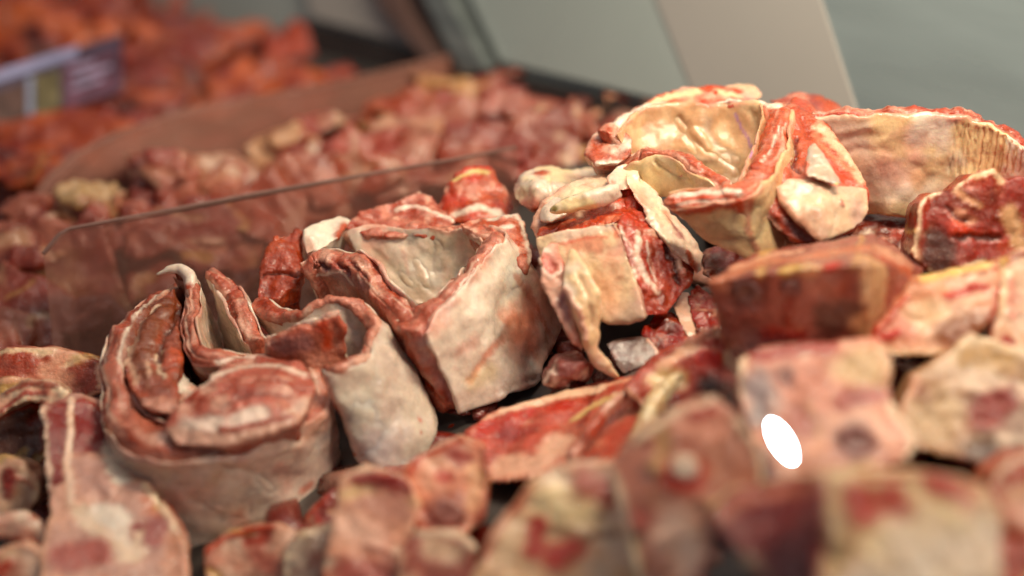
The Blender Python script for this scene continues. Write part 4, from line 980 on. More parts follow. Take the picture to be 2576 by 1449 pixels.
cut('saddle_block', 'wide blurred block, dark red at left and cream in front, bottom right', [
    block_pts([(1812, 1300, -.25), (1867, 1252, -.245), (2000, 1225, -.25), (2090, 1215, -.265), (2110, 1520, -.265), (2000, 1500, -.26), (1900, 1420, -.25), (1830, 1340, -.25)], 0, .055),
    block_pts([(2080, 1214, -.265), (2183, 1204, -.265), (2348, 1204, -.265), (2451, 1228, -.26), (2486, 1290, -.26), (2500, 1520, -.26), (2080, 1520, -.265)], 0, .055)],
    '#e2c8a0', [(CREAM2, 40, .1, .3, 0), (PINKF, 34, .3, .3, .1)], [dict(c='#8a3430', r=95, p=[(1890, 1290), (1990, 1300), (2020, 1380)], lean=.9, rag=.2, soft=.25), dict(c='#6a2624', r=50, p=[(1960, 1400), (2000, 1450)], lean=.9, soft=.7), dict(c='#c0705c', r=13, p=[(1820, 1295), (1880, 1250), (2050, 1222)], lean=.6, soft=.6),
    dict(c='#cfae82', r=22, p=[(2105, 1240), (2110, 1340), (2090, 1430)], lean=0, soft=.5), dict(c='#b04a40', r=30, p=[(2165, 1240), (2185, 1290)], lean=.8, soft=.6), dict(c='#b04a40', r=30, p=[(2240, 1240), (2255, 1275)], lean=.8, soft=.6), dict(c='#b0403a', r=24, p=[(2350, 1212), (2390, 1225)], lean=.8, soft=.6), dict(c=ROSE, r=24, p=[(2440, 1250)], soft=.8), dict(c='#e2cdb6', r=60, p=[(2300, 1380), (2330, 1440)], soft=.8)], seed=307)
cut('meat_chunk', 'orange-red chunk in the bottom right corner', [
    block_pts([(2490, 1297), (2506, 1210), (2576, 1155), (2680, 1150), (2680, 1520), (2510, 1520)], -.22, .06)],
    '#a84c3c', [(LEAN, 24, .1, .3, .9), (PINKF, 24, .35, .3, .2)], [dict(c='#d0a084', r=20, p=[(2540, 1240), (2576, 1230)], soft=.7)], seed=308, lean=.7)
cut('marrow_bone_chunk', 'mauve chunk with a pale marrow bone ringed in red', [
    block_pts([(1550, 1190), (1610, 1110), (1700, 1050), (1790, 1022), (1840, 1060), (1900, 1170), (1890, 1260), (1790, 1340), (1760, 1449), (1660, 1500), (1620, 1449), (1590, 1330)], -.21, .06, .86, 34)],
    '#a8705c', [(ROSE, 30, .2, .3, .4), ('#8a6258', 30, .3, .3, .3)], [dict(c='#a83028', r=44, p=[(1718, 1190)], lean=.9, rag=.2, soft=.4), dict(c='#dcbca4', r=28, p=[(1728, 1166)], lean=0, rag=.2), dict(c='#c88a78', r=34, p=[(1740, 1070), (1790, 1060)], soft=.7), dict(c='#9c3a34', r=12, p=[(1745, 1040), (1790, 1024)], lean=.9), dict(c='#d2b0a2', r=44, p=[(1690, 1320), (1720, 1370)], soft=.8), dict(c='#a85c54', r=26, p=[(1610, 1300)], soft=.7)], bones=[(1726, 1172, 30, '#dcbca4', '#e6d0bc')], seed=309)
cut('rib_rack', 'red and white rib rack lying slantwise below the central slab', [
    block_pts([(1170, 1105, -.06), (1186, 1080, -.06), (1244, 1035, -.055), (1377, 997, -.05), (1502, 968, -.05), (1590, 948, -.055), (1705, 950, -.075), (1700, 1006, -.09), (1626, 1109, -.12), (1568, 1180, -.13), (1480, 1190, -.12), (1369, 1200, -.10), (1232, 1210, -.08)], 0, .035, .86, 40, 1.05)],
    '#b45a50', [(LEAN2, 24, .3, .3, .9), (PINKF, 24, .4, .3, .2)], [dict(c='#e0bca4', r=18, p=[(1270, 1020), (1380, 992), (1510, 968)], lean=0), dict(c='#b03a32', r=22, p=[(1215, 1075), (1300, 1045), (1420, 1010)], lean=.9), dict(c='#8e302c', r=26, p=[(1270, 1090), (1330, 1080)], lean=.9, soft=.6),
    dict(c='#c4a470', r=9, p=[(1439, 1051), (1500, 1010), (1560, 985)], lean=0), dict(c='#cba878', r=20, p=[(1640, 990), (1620, 1050), (1580, 1130)], lean=0, h=3), dict(c='#d8ac98', r=40, p=[(1270, 1165), (1350, 1160), (1400, 1110)], lean=.1, soft=.5), dict(c='#b0665c', r=30, p=[(1500, 1080), (1540, 1040)], lean=.6, soft=.7), dict(c='#c8321e', r=16, p=[(1690, 950), (1720, 946)], lean=.9, soft=.6), dict(c='#8a5a54', r=24, p=[(1480, 1150)], soft=.8)], voxel=2.0, seed=310, lean=.8)
cut('rib_tip', 'bright pink and red rib tip by the end of the steel edge', [
    block_pts([(1590, 970), (1655, 908), (1730, 866), (1790, 840), (1850, 850), (1890, 900), (1900, 980), (1850, 1040), (1740, 1040), (1640, 1020)], -.085, .05)],
    '#a85048', [(LEAN2, 22, .2, .3, .9), (CREAM2, 20, .4, .3, .1)], [dict(c='#d8a890', r=12, p=[(1660, 915), (1730, 874), (1790, 885)], lean=0), dict(c='#c8342a', r=18, p=[(1760, 890), (1800, 895)], lean=.9), dict(c='#c0a070', r=26, p=[(1660, 960), (1700, 945)], lean=0, soft=.6), dict(c='#3c2622', r=34, p=[(1780, 980), (1830, 1000)], soft=.7)], seed=311, lean=.8)
cut('shank_chunk', 'pink chunk with a mauve oval below the rib rack', [
    block_pts([(1033, 1185), (1070, 1150), (1153, 1112), (1211, 1135), (1220, 1210), (1205, 1300), (1150, 1345), (1070, 1340), (1040, 1290)], -.13, .05)],
    '#d89c86', [(PALE, 26, .2, .3, .1), (ROSE, 22, .3, .3, .5)], [dict(c='#a06860', r=42, p=[(1122, 1282)], soft=.5), dict(c='#9c4a44', r=20, p=[(1140, 1135), (1170, 1150)], lean=.8, soft=.6), dict(c='#b85a50', r=16, p=[(1110, 1190), (1130, 1195)], soft=.7), dict(c='#dcaa8c', r=18, p=[(1190, 1180), (1190, 1260)], soft=.7)], bones=[(1122, 1280, 40, '#b07a6c', '#8e584c')], seed=312)
cut('loin_chunk', 'pale pink squared chunk with dark red top, bottom centre', [
    block_pts([(846, 1340), (863, 1225), (912, 1198), (1012, 1222), (1042, 1280), (1010, 1380), (1020, 1520), (810, 1520), (820, 1437)], -.15, .06)],
    '#dca48e', [(PALE, 30, .2, .3, .1), (ROSE, 24, .3, .3, .4)], [dict(c='#8e3a36', r=20, p=[(900, 1205), (960, 1208), (1010, 1225)], lean=.9), dict(c='#d8b48a', r=14, p=[(870, 1235), (930, 1232)], lean=0), dict(c='#bc8678', r=30, p=[(930, 1260), (1000, 1270)], soft=.7), dict(c='#a0564e', r=40, p=[(880, 1430), (960, 1440)], lean=.7, soft=.7), dict(c='#e0b4a4', r=34, p=[(880, 1310), (930, 1340)], soft=.8)], seed=313)
cut('meat_chunk', 'mauve red chunk at the bottom edge beside the dark gap', [
    block_pts([(1010, 1390), (1050, 1345), (1150, 1340), (1185, 1380), (1170, 1520), (1010, 1520)], -.165, .05)],
    '#a8665c', [(LEAN, 24, .2, .3, .8), (PALE, 22, .4, .3, .1)], [dict(c='#d8b8a0', r=20, p=[(1080, 1370), (1140, 1390)], soft=.7)], seed=314)
cut('joint_chunk', 'cream joint with a bulge painted with a highlight and red patches at the bottom edge', [
    block_pts([(1200, 1520), (1240, 1390), (1277, 1317), (1340, 1235), (1420, 1190), (1550, 1190), (1600, 1330), (1650, 1449), (1660, 1520)], -.19, .06)],
    '#dcb594', [(CREAM2, 30, .2, .3, .1), (ROSE, 26, .35, .3, .4)], [dict(c='#e6cda4', r=55, p=[(1400, 1275), (1450, 1280)], lean=0, soft=.5, h=3), dict(c='#a83c34', r=26, p=[(1350, 1320), (1345, 1370)], lean=.9), dict(c='#a83c34', r=34, p=[(1400, 1400), (1450, 1370)], lean=.9, soft=.5), dict(c='#8a6448', r=12, p=[(1400, 1325), (1480, 1345), (1540, 1335)], soft=.6), dict(c='#b4685e', r=34, p=[(1470, 1210), (1540, 1230)], lean=.6, soft=.7), dict(c='#d8b898', r=24, p=[(1260, 1400), (1300, 1320)], lean=0, soft=.7)], seed=315)  # large cream patch paints a highlight onto the bulge
cut('trim_piece', 'pale pink trimmings at the bottom edge under the large roll', [
    block_pts([(530, 1385), (590, 1345), (690, 1330), (760, 1350), (780, 1520), (540, 1520)], -.11, .05)],
    '#c89a88', [(PALE, 22, .2, .3, .1), (LEAN, 22, .4, .3, .8)], [dict(c='#b46a5c', r=22, p=[(640, 1390), (680, 1420)], soft=.7)], seed=316)
cut('trim_piece', 'cream and grey trimmings left of the pale pink squared chunk', [
    block_pts([(720, 1390), (760, 1345), (830, 1330), (850, 1380), (830, 1520), (720, 1520)], -.12, .05)],
    '#b89c8c', [(GREY, 22, .2, .3, .1), (LEAN2, 20, .4, .3, .8), (CREAM, 16, .5, .2, 0)], (), seed=317)
cut('meat_scrap', 'red scrap squeezed between the large roll and the squared chunk', [
    block_pts([(770, 1300), (820, 1250), (870, 1205), (890, 1240), (850, 1310), (790, 1345)], -.085, .05)],
    '#8c3c38', [(DARK, 18, .2, .3, 1), (CREAM2, 14, .5, .2, 0)], (), mat=MEAT_WET, voxel=2.0, seed=318, lean=1)

m = sausage([(1712, 946, -.105), (1662, 1000, -.112), (1628, 1060, -.125), (1572, 1150, -.14)], [16, 24, 20, 14], 1.8, 2).rough(((3.0, 18), (1.2, 7)), 64)
tag(m.base('#d2b486', 0, [('#e0c8a0', 18, .2, .4, 0), ('#b87a58', 20, .5, .35, .3)], 331).build('fat_strand', FAT), 'yellowish knobbly fat strand lying across the rib rack', 'meat')
m = sausage([(1610, 962, -.085), (1540, 1020, -.095), (1490, 1085, -.11), (1440, 1150, -.12)], [10, 17, 18, 12], 1.8, 2).rough(((2.4, 18), (1.0, 7)), 65)
tag(m.base('#c48a78', .4, [('#a8503f', 22, .2, .4, .9), ('#e0c0a8', 18, .5, .35, 0)], 332).build('rib_strip', MEAT), 'slim pink strip beside the yellowish fat strand', 'meat')

# ------------------------------------------------------------------ lower left: the flat sliced cut
cut('shoulder_slice', 'flat marbled slice, dark red above and pale below, bottom left', [
    block_pts([(99, 1020, -.07), (182, 990, -.055), (248, 1004, -.05), (290, 1090, -.065), (373, 1215, -.09), (431, 1285, -.10), (470, 1380, -.115), (480, 1520, -.13), (100, 1520, -.14), (100, 1380, -.12), (125, 1290, -.105), (112, 1180, -.09), (108, 1080, -.08)], 0, .035, .9, 30, 1.0)],
    '#c29a90', [(PINKF, 26, .2, .3, .3), (ROSE, 18, .35, .3, .6)], [
    dict(c='#7c2a2a', r=66, p=[(190, 1050), (225, 1075)], lean=1, rag=.2, soft=.3), dict(c='#7c2c2a', r=30, p=[(140, 1050), (145, 1130), (135, 1190)], lean=1, soft=.4), dict(c='#b89088', r=46, p=[(220, 1180), (260, 1210)], lean=.5, soft=.6),
    dict(c=PALE, r=8, p=[(180, 995), (182, 1080), (172, 1170), (178, 1260)], lean=0, h=1, soft=.4), dict(c=PALE, r=8, p=[(105, 1020), (110, 1090), (118, 1160), (112, 1230)], lean=0, soft=.4), dict(c='#e0d2c4', r=18, p=[(272, 1110), (290, 1170), (310, 1200)], lean=0, rag=.6), dict(c='#e0d4ca', r=34, p=[(262, 1286), (305, 1298)], lean=0, rag=.2),
    dict(c='#dccabc', r=28, p=[(315, 1340), (310, 1375)], lean=0), dict(c='#8a4240', r=15, p=[(346, 1320), (348, 1350)], lean=.9, soft=.5), dict(c='#dcc4b0', r=18, p=[(200, 1280), (240, 1330), (330, 1400), (360, 1340)], lean=0, soft=.5), dict(c='#a8605a', r=40, p=[(180, 1400), (240, 1385)], lean=.7, soft=.5), dict(c='#9a5a58', r=26, p=[(400, 1310), (390, 1350)], lean=.7, soft=.6), dict(c='#c08a74', r=30, p=[(440, 1350), (450, 1430)], lean=.2, soft=.6)], voxel=1.8, seed=320)
m = sausage([(-30, 1330, -.12), (50, 1325, -.115), (110, 1350, -.115), (150, 1410, -.12), (230, 1425, -.125)], [34, 40, 36, 26, 24], 2.0, 4).rough(((2, 24), (0.8, 8)), 61)
tag(m.base('#dcc4ac', 0, [(PINKF, 24, .2, .3, .1), (LEAN, 18, .55, .2, .8)], 321).build('fat_edge', FAT), 'pale curled fat edge in the bottom left corner', 'meat')
cut('meat_scrap', 'red and cream scrap cut off by the bottom left corner', [block_pts([(-30, 1400), (60, 1370), (140, 1420), (190, 1520), (-30, 1520)], -.13, .04)], '#b07868', [(LEAN, 22, .1, .3, .9), (PALE, 22, .35, .3, 0)], (), seed=322)
cut('fat_curl', 'curled fat rim with red inside at the left edge', [block_pts([(-40, 1158), (20, 1155), (60, 1170), (88, 1205), (92, 1250), (60, 1300), (-40, 1320)], -.075, .04)], '#cba892', [(PINKF, 22, .2, .4, .1), (ROSE, 18, .4, .35, .4)], [dict(c='#8c3a36', r=20, p=[(10, 1190), (30, 1230)], lean=.9), dict(c='#9c7a66', r=20, p=[(60, 1240), (30, 1290)], soft=.7)], lean=.1, seed=323)
cut('fat_strip', 'pale curved strip of fat above the marbled slice, left edge', [block_pts([(-40, 1020), (20, 985), (70, 962), (130, 968), (158, 992), (150, 1030), (118, 1075), (106, 1040), (104, 1010), (60, 1010), (-40, 1070)], -.045, .03)], '#cdb09a', [(PINKF, 20, .15, .4, .1), (LEAN, 16, .5, .35, .8)], [dict(c='#9a4a42', r=7, p=[(0, 1030), (60, 985), (110, 985)], lean=.8)], lean=.1, seed=324)
cut('meat_cut', 'dark brown-red cut in the hollow under the curved fat strip, left edge', [block_pts([(-40, 1060), (60, 1020), (108, 1030), (115, 1180), (60, 1175), (-40, 1170)], -.03, .04)], '#5e3a30', [(DARK, 22, .1, .4, .9), ('#8a6a50', 20, .5, .35, .2)], (), lean=.8, seed=329)
cut('meat_cut', 'red cut lying left of the large roll', [block_pts([(-30, 900), (40, 880), (130, 885), (230, 915), (250, 980), (180, 1010), (60, 1010), (-30, 1040)], .0, .06)], '#a8584c', [(LEAN2, 24, .15, .3, .9), (PINKF, 20, .4, .3, .3)], (), voxel=2.0, seed=325, lean=.8)
cut('meat_cut', 'orange brown cut at the left edge above the curved fat strip', [block_pts([(-30, 960), (60, 955), (100, 985), (40, 1060), (-30, 1090)], -.01, .04)], '#a8765c', [(LEAN2, 20, .4, .3, .9), (TAN, 20, .2, .3, .2)], (), voxel=2.0, seed=326, lean=.4)

# ------------------------------------------------------------------ second tray, behind the clear divider (blurred)
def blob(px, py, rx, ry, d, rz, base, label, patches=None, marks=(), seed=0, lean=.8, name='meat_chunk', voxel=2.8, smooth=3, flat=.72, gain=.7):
    g = np.random.default_rng(seed + 3)
    def jag(cx, cy, ax, ay, dd, th):
        n = int(g.integers(8, 13))
        an = np.sort(g.uniform(0, 2 * math.pi, n))
        rr = g.uniform(.62, 1.12, n)
        rot = g.uniform(-.5, .3)
        pts = []
        for a_, r_ in zip(an, rr):
            x = np.sign(math.cos(a_)) * abs(math.cos(a_)) ** .7 * ax * r_
            y = np.sign(math.sin(a_)) * abs(math.sin(a_)) ** .7 * ay * r_
            pts.append((cx + x * math.cos(rot) - y * math.sin(rot), cy + x * math.sin(rot) + y * math.cos(rot)))
        return block_pts(pts, dd, th, g.uniform(.6, .95), g.uniform(25, 62), 1.0, int(g.integers(1e6)))
    hs = [jag(px, py, rx * 1.12, ry * 1.1, d, rz * 1.1)]
    for k in range(int(g.integers(1, 4))):
        hs.append(jag(px + g.uniform(-.6, .6) * rx, py + g.uniform(-.5, .5) * ry, rx * g.uniform(.3, .75), ry * g.uniform(.25, .6), d - rz * g.uniform(.15, .4), rz * .6))
    m = lump(hs, voxel, smooth).rough(((3.5, 45), (1.8, 15), (0.8, 7)), seed)
    m.base(base, lean, patches or [(LEAN2, 30, .2, .3, .9), (PINKF, 26, .42, .25, .3)], seed).marks(marks)
    OUTLINES.clear()
    if d < .4: strokes(m, seed, 4, 6, 20)
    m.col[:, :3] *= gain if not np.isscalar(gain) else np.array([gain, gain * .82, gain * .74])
    return tag(m.build(name, MEAT), label, 'meat')
R2 = [('#8c4238', 30, .15, .5, .9), ('#c08272', 30, .3, .5, .6), ('#d8b294', 26, .75, .35, .1)]
B2 = [
 (215, 520, 62, 52, .16, .05, '#cdb488', 'pale cream fat knob in the second tray, far left', [(LEAN2, 26, .35, .25, .8)], .1),
 (110, 560, 80, 60, .17, .05, '#8a4238', 'dark red chunk left of the pale fat knob', R2, .8),
 (300, 550, 70, 55, .15, .05, '#9a4a40', 'red chunk right of the pale fat knob in the second tray', R2, .8),
 (405, 470, 60, 70, .19, .05, '#b0605a', 'pinkish red pointed chunk in the second tray', R2, .7),
 (520, 440, 85, 52, .21, .05, '#d0a080', 'cream and pink chunk next to the pointed one in the second tray', [(ROSE, 30, .1, .3, .4), (CREAM, 24, .35, .25, 0)], .2),
 (620, 470, 70, 46, .20, .05, '#94362e', 'deep red chunk right of the cream and pink one', R2, .9),
 (700, 368, 60, 42, .26, .05, '#dcb894', 'cream-faced chunk with red underside in the second tray', [(LEAN, 26, .35, .25, .8)], .2),
 (800, 350, 90, 55, .27, .06, '#a84c44', 'red and rose chunk beside the cream-faced one', R2, .8),
 (880, 400, 110, 55, .24, .06, '#b45a50', 'broad rose-red chunk in the middle of the second tray', R2, .8),
 (985, 280, 62, 32, .33, .05, '#d8b684', 'cream-tipped chunk near the corner post', [(LEAN, 30, .3, .25, .8)], .2),
 (1080, 290, 90, 44, .33, .06, '#a03c34', 'dark red chunk right of the cream-tipped one', R2, .9),
 (1135, 222, 70, 34, .37, .05, '#d8b07c', 'peach and yellow chunk on top by the corner post', [('#b8503c', 40, .3, .25, .8)], .2),
 (1290, 225, 95, 46, .37, .06, '#a85048', 'red topmost chunk before the back panel', R2, .9),
 (1230, 300, 120, 56, .32, .06, '#b8685c', 'rose chunk below the red topmost one', R2, .7),
 (1360, 310, 95, 50, .31, .06, '#b86c60', 'dull pink chunk before the dark gap of the back panel', R2, .7),
 (1180, 390, 130, 58, .24, .06, '#b4665a', 'large dull rose chunk behind the red nub', R2, .7),
 (1060, 360, 80, 46, .28, .05, '#d0a488', 'pale chunk behind the divider edge', [(LEAN, 28, .3, .3, .7)], .3),
 (1340, 400, 105, 70, .22, .06, '#9c463e', 'brown-red chunk left of the curled rib piece', R2, .9),
 (1500, 290, 75, 48, .30, .05, '#dca27c', 'peach rounded chunk beside the curled rib piece', [(LEAN, 26, .4, .25, .7)], .3),
 (1440, 340, 60, 60, .25, .05, '#c4664e', 'orange-red chunk touching the curled rib piece', R2, .8),
 (1250, 470, 80, 50, .18, .05, '#a8524a', 'red chunk just behind the red nub', R2, .9),
 (1050, 450, 110, 55, .19, .06, '#c08a78', 'pale rose chunk behind the central rib slab', R2, .5),
 (930, 480, 100, 60, .18, .06, '#c29a84', 'pinkish cream chunk behind the central rib slab', [(ROSE, 30, .1, .3, .5), (LEAN, 28, .4, .3, .8)], .3),
 (790, 480, 100, 70, .17, .06, '#b87462', 'warm rose chunk left behind the central rib slab', R2, .7),
 (660, 560, 100, 80, .15, .06, '#aa5a48', 'orange-brown chunk above the narrow strip', R2, .8),
 (560, 620, 90, 70, .14, .06, '#94443c', 'red chunk above the hooked tip of the large roll', R2, .9),
 (440, 620, 100, 70, .13, .06, '#84352f', 'dark red rounded chunk above the hooked tip', R2, .9),
 (330, 640, 90, 70, .12, .06, '#96564a', 'brownish chunk left of the dark red rounded one', R2, .8),
 (210, 730, 80, 110, .10, .05, '#b09a72', 'olive cream fat strip with red ends, left of the large roll', [('#8a4238', 60, .25, .25, .8)], .1),
 (120, 680, 90, 80, .12, .06, '#8c4a40', 'brown-red chunk left of the olive fat strip', R2, .8),
 (40, 640, 80, 70, .14, .06, '#7c3a34', 'dark chunk at the left edge in the second tray', R2, .9),
 (60, 790, 110, 90, .06, .06, '#9a5248', 'red-brown chunk at the left edge near the glass', R2, .8),
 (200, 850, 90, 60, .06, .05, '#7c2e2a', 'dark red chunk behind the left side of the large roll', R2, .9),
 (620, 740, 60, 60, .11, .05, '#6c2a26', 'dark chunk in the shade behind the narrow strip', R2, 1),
]
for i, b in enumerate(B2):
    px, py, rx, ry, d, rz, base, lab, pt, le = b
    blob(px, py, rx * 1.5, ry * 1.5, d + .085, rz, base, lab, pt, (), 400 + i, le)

# ------------------------------------------------------------------ third tray, far left: large orange-red lumps
O3 = [('#8a2e1e', 50, .2, .3, .9), ('#c8764c', 46, .4, .3, .4), ('#4c160e', 40, .5, .25, 1)]
B3 = [
 (90, 150, 150, 110, .62, .09, '#b8683e', 'large orange-brown lump in the top left corner'),
 (20, 30, 130, 80, .75, .09, '#8e3426', 'dark red lump cut off by the top left corner'),
 (220, 40, 130, 80, .78, .10, '#a8502f', 'orange-red lump at the top edge above the sign'),
 (390, 60, 140, 90, .74, .10, '#9a4028', 'brick red lump at the top edge right of the sign'),
 (560, 40, 120, 80, .80, .10, '#b05a34', 'rust lump at the top edge in the third tray'),
 (700, 50, 110, 70, .82, .09, '#964034', 'dull red lump at the top edge near the grey panel'),
 (440, 180, 120, 80, .62, .09, '#7c2c20', 'dark lump right of the sign'),
 (560, 150, 110, 70, .68, .08, '#b46440', 'tan orange lump in the middle of the third tray'),
 (660, 140, 100, 70, .68, .08, '#8c3a2c', 'dark red lump below the grey panel'),
 (790, 150, 130, 80, .66, .09, '#b4604c', 'pinkish lump beside the black trim'),
 (480, 260, 130, 80, .54, .09, '#b8704e', 'large smooth salmon lump below the middle of the third tray'),
 (640, 240, 120, 70, .56, .09, '#b06a50', 'salmon lump with dark hollow above the brown divider'),
 (760, 230, 110, 60, .56, .08, '#b06656', 'rose lump above the brown divider'),
 (330, 200, 90, 70, .60, .08, '#6c241c', 'very dark lump behind the sign'),
 (300, 310, 120, 70, .48, .08, '#8c3a2a', 'dark brick lump below the sign'),
 (170, 370, 140, 70, .42, .08, '#a85a3c', 'orange lump below the sign at the left'),
 (50, 420, 110, 80, .38, .08, '#8c4030', 'brown-red lump at the left edge below the sign'),
 (150, 460, 110, 60, .34, .07, '#7c3228', 'dark red lump near the left end of the brown divider'),
 (40, 300, 90, 80, .52, .08, '#84382a', 'dark lump under the left end of the sign'),
 (880, 220, 90, 50, .56, .07, '#a4564a', 'rose lump right of the black trim'),
]
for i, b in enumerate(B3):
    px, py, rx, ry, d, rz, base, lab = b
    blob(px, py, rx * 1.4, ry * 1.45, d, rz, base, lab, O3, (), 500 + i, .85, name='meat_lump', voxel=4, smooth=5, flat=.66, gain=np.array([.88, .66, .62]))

# ------------------------------------------------------------------ dividers, sign, back of the case
def clear_material(name, tint, haze, body, gloss=0.08):
    m, nt = nodes_of(name)
    N, L = nt.nodes, nt.links
    out = N.new('ShaderNodeOutputMaterial')
    tr = N.new('ShaderNodeBsdfTransparent'); tr.inputs[0].default_value = (*tint, 1)
    df = N.new('ShaderNodeBsdfDiffuse'); df.inputs[0].default_value = (*body, 1)
    gl = N.new('ShaderNodeBsdfGlossy'); gl.inputs[0].default_value = (1, 1, 1, 1); gl.inputs[1].default_value = gloss
    m1 = N.new('ShaderNodeMixShader'); m1.inputs[0].default_value = haze
    L.new(tr.outputs[0], m1.inputs[1]); L.new(df.outputs[0], m1.inputs[2])
    fr = N.new('ShaderNodeFresnel'); fr.inputs[0].default_value = 1.4
    m2 = N.new('ShaderNodeMixShader')
    L.new(fr.outputs[0], m2.inputs[0]); L.new(m1.outputs[0], m2.inputs[1]); L.new(gl.outputs[0], m2.inputs[2])
    L.new(m2.outputs[0], out.inputs[0])
    return m
ACRYL1 = clear_material('veil_acrylic', (0.94, 0.88, 0.86), 0.17, (0.62, 0.31, 0.25))  # diffuse share paints the veil of reflections on the near divider
ACRYL2 = clear_material('brown_veil_acrylic', (0.86, 0.74, 0.69), 0.46, (0.46, 0.22, 0.17))  # brown diffuse stands in for meat reflected in the sheet
def deck_z(x, y):
    return -0.058 + ((x + 0.2) * 0.904 + (y + 0.128) * 0.428) * 0.2175
EDGE = plain_material('painted_edge_light', '#8c6a60', .25, 0, 40, .15)
def standing_sheet(name, top_pts, mat, thick, label, cat):
    top = [Vector(P(*p)) for p in top_pts]
    bot = [Vector((t.x, t.y, deck_z(t.x, t.y) - 0.004)) for t in top]
    root = thing(name, label, cat, bot[len(bot) // 2])
    quad_sheet('pane', top + bot[::-1], mat, thick, root)
    bm = bmesh.new()                                     # bar added along the upper edge; its gathered light is painted in
    for p, q in zip(top[:-1], top[1:]):
        ax = (q - p).normalized()
        sd = ax.cross(Vector((0, 0, 1))).normalized() * thick * .7
        hh = Vector((0, 0, .0007))
        v = [bm.verts.new(c) for c in (p - sd, p + sd, q + sd, q - sd, p - sd + hh * 2, p + sd + hh * 2, q + sd + hh * 2, q - sd + hh * 2)]
        for f in ((0, 1, 2, 3), (7, 6, 5, 4), (0, 4, 5, 1), (1, 5, 6, 2), (2, 6, 7, 3), (3, 7, 4, 0)): bm.faces.new([v[i] for i in f])
    bmesh.ops.recalc_face_normals(bm, faces=bm.faces)
    me = bpy.data.meshes.new('edge'); bm.to_mesh(me); bm.free()
    me.materials.append(EDGE)
    o = bpy.data.objects.new('edge', me); scene.collection.objects.link(o)
    o.parent = root; o.matrix_parent_inverse = root.matrix_world.inverted()
    return root
standing_sheet('tray_divider', [(110, 640, .085), (150, 592, .09), (175, 578, .092), (650, 488, .125), (1160, 400, .165), (1300, 372, .18)], ACRYL1, .003, 'clear divider standing behind the pale rolls', 'divider')
standing_sheet('tray_divider', [(30, 600, .28), (70, 530, .29), (120, 450, .30), (185, 392, .31), (300, 335, .33), (470, 278, .36), (660, 242, .39), (830, 214, .42), (1190, 128, .50)], ACRYL2, .003, 'divider painted with a brown reflection between the second tray and the far tray', 'divider')

# steel edge of the near tray
rail = thing('tray_rail', 'thin steel edge between the near tray and the middle tray', 'rail', P(1700, 900, -.03))
a, b = Vector(P(1500, 985, -.045)), Vector(P(1960, 768, -.01))
up = Vector((0, 0, 1))
side = (b - a).cross(up).normalized() * 0.0015
RAILM = plain_material('tray_steel', '#8d8078', 0.35, 0.9, 30, 0.2)
quad_sheet('rail_lip', [a + side * 2, b + side * 2, b - side * 2, a - side * 2], RAILM, .003, rail, .0006)
dn = Vector((0, 0, -0.055))
quad_sheet('rail_plate', [a + Vector((0, 0, -.0032)), b + Vector((0, 0, -.0032)), b + dn, a + dn], RAILM, .0012, rail)

# back of the case
def on_deck(px, py, dz=0.0):
    r = P(px, py, 0) - CAM
    a0, a1, a2 = (np.array(deck_pt(0, 0)), np.array(deck_pt(1, 0)), np.array(deck_pt(0, 1)))
    n = np.cross(a1 - a0, a2 - a0)
    return CAM + r * (((a0 - CAM) @ n) / (r @ n)) + np.array([0, 0, dz])
W0, W1 = on_deck(700, 95, .0), on_deck(1800, 330, .0)
def wall(t, h, off=0.0):
    """a point on the sloping back: t along the foot line, h up the slope"""
    base = W0 + (W1 - W0) * t
    al = (W1 - W0); al[2] = 0; al /= np.linalg.norm(al)
    nrm = np.array([al[1], -al[0], 0])
    if nrm @ (CAM - base) < 0: nrm = -nrm
    upv = np.array([0, 0, 1.0]) * 0.93 - nrm * 0.36
    return base + upv * h + nrm * off
def wall_t(px, py):
    """where the sight line to a photograph point meets the sloping back"""
    o = CAM; r = P(px, py, 0) - CAM
    p0 = wall(0, 0); e1 = wall(1, 0) - p0; e2 = wall(0, 1) - p0
    s = np.linalg.solve(np.stack([e1, e2, -r], 1), o - p0)
    return s[0], s[1]
def wall_poly(pts, off):
    return [wall(*wall_t(x, y), off) for x, y in pts]
back = quad_sheet('back_wall', [wall(-.6, -.02), wall(2.2, -.02), wall(2.2, .9), wall(-.6, .9)], PANEL, .004)
back['kind'] = 'structure'
def panel(name, pts, mat, off, th, label, cat):
    return tag(quad_sheet(name, wall_poly(pts, off), mat, th, None, .0015), label, cat)
panel('back_panel', [(1205, 0), (1275, 150), (1640, 238), (1790, 268), (1680, 0), (1640, -120), (1150, -120)], PANEL, .010, .006, 'grey steel back panel right of the slanted post', 'panel')
panel('back_panel', [(1672, 0), (1782, 270), (2200, 330), (2092, 0), (2050, -120), (1632, -120)], PANEL_WARM, .012, .006, 'warm grey sliding back panel in the middle', 'panel')
panel('back_panel', [(2080, 0), (2190, 330), (2800, 470), (2800, -120), (2040, -120)], plain_material('scratched_steel', '#828d8f', 0.30, 0.2, 5, 0.08, (1, 1, 6)), .010, .006, 'scratched blue-grey steel back panel at the right', 'panel')
panel('back_panel', [(760, -120), (800, 40), (1065, 112), (1000, 0), (940, -120)], PANEL_WARM, .010, .006, 'light grey back panel left of the slanted post', 'panel')
foot = quad_sheet('wall_foot', wall_poly([(780, 44), (1080, 124), (1300, 178), (1700, 268), (1700, 330), (1300, 245), (1080, 200), (800, 130)], .012), DARK_TRIM, .01)  # black sheet also stands in for the shade in the gap
tag(foot, 'black trim strip along the foot of the back panels, also painting the dark gap', 'trim')
post = thing('corner_post', 'slanted steel post with a dark groove between the back panels', 'post', wall(*wall_t(1190, 150)))
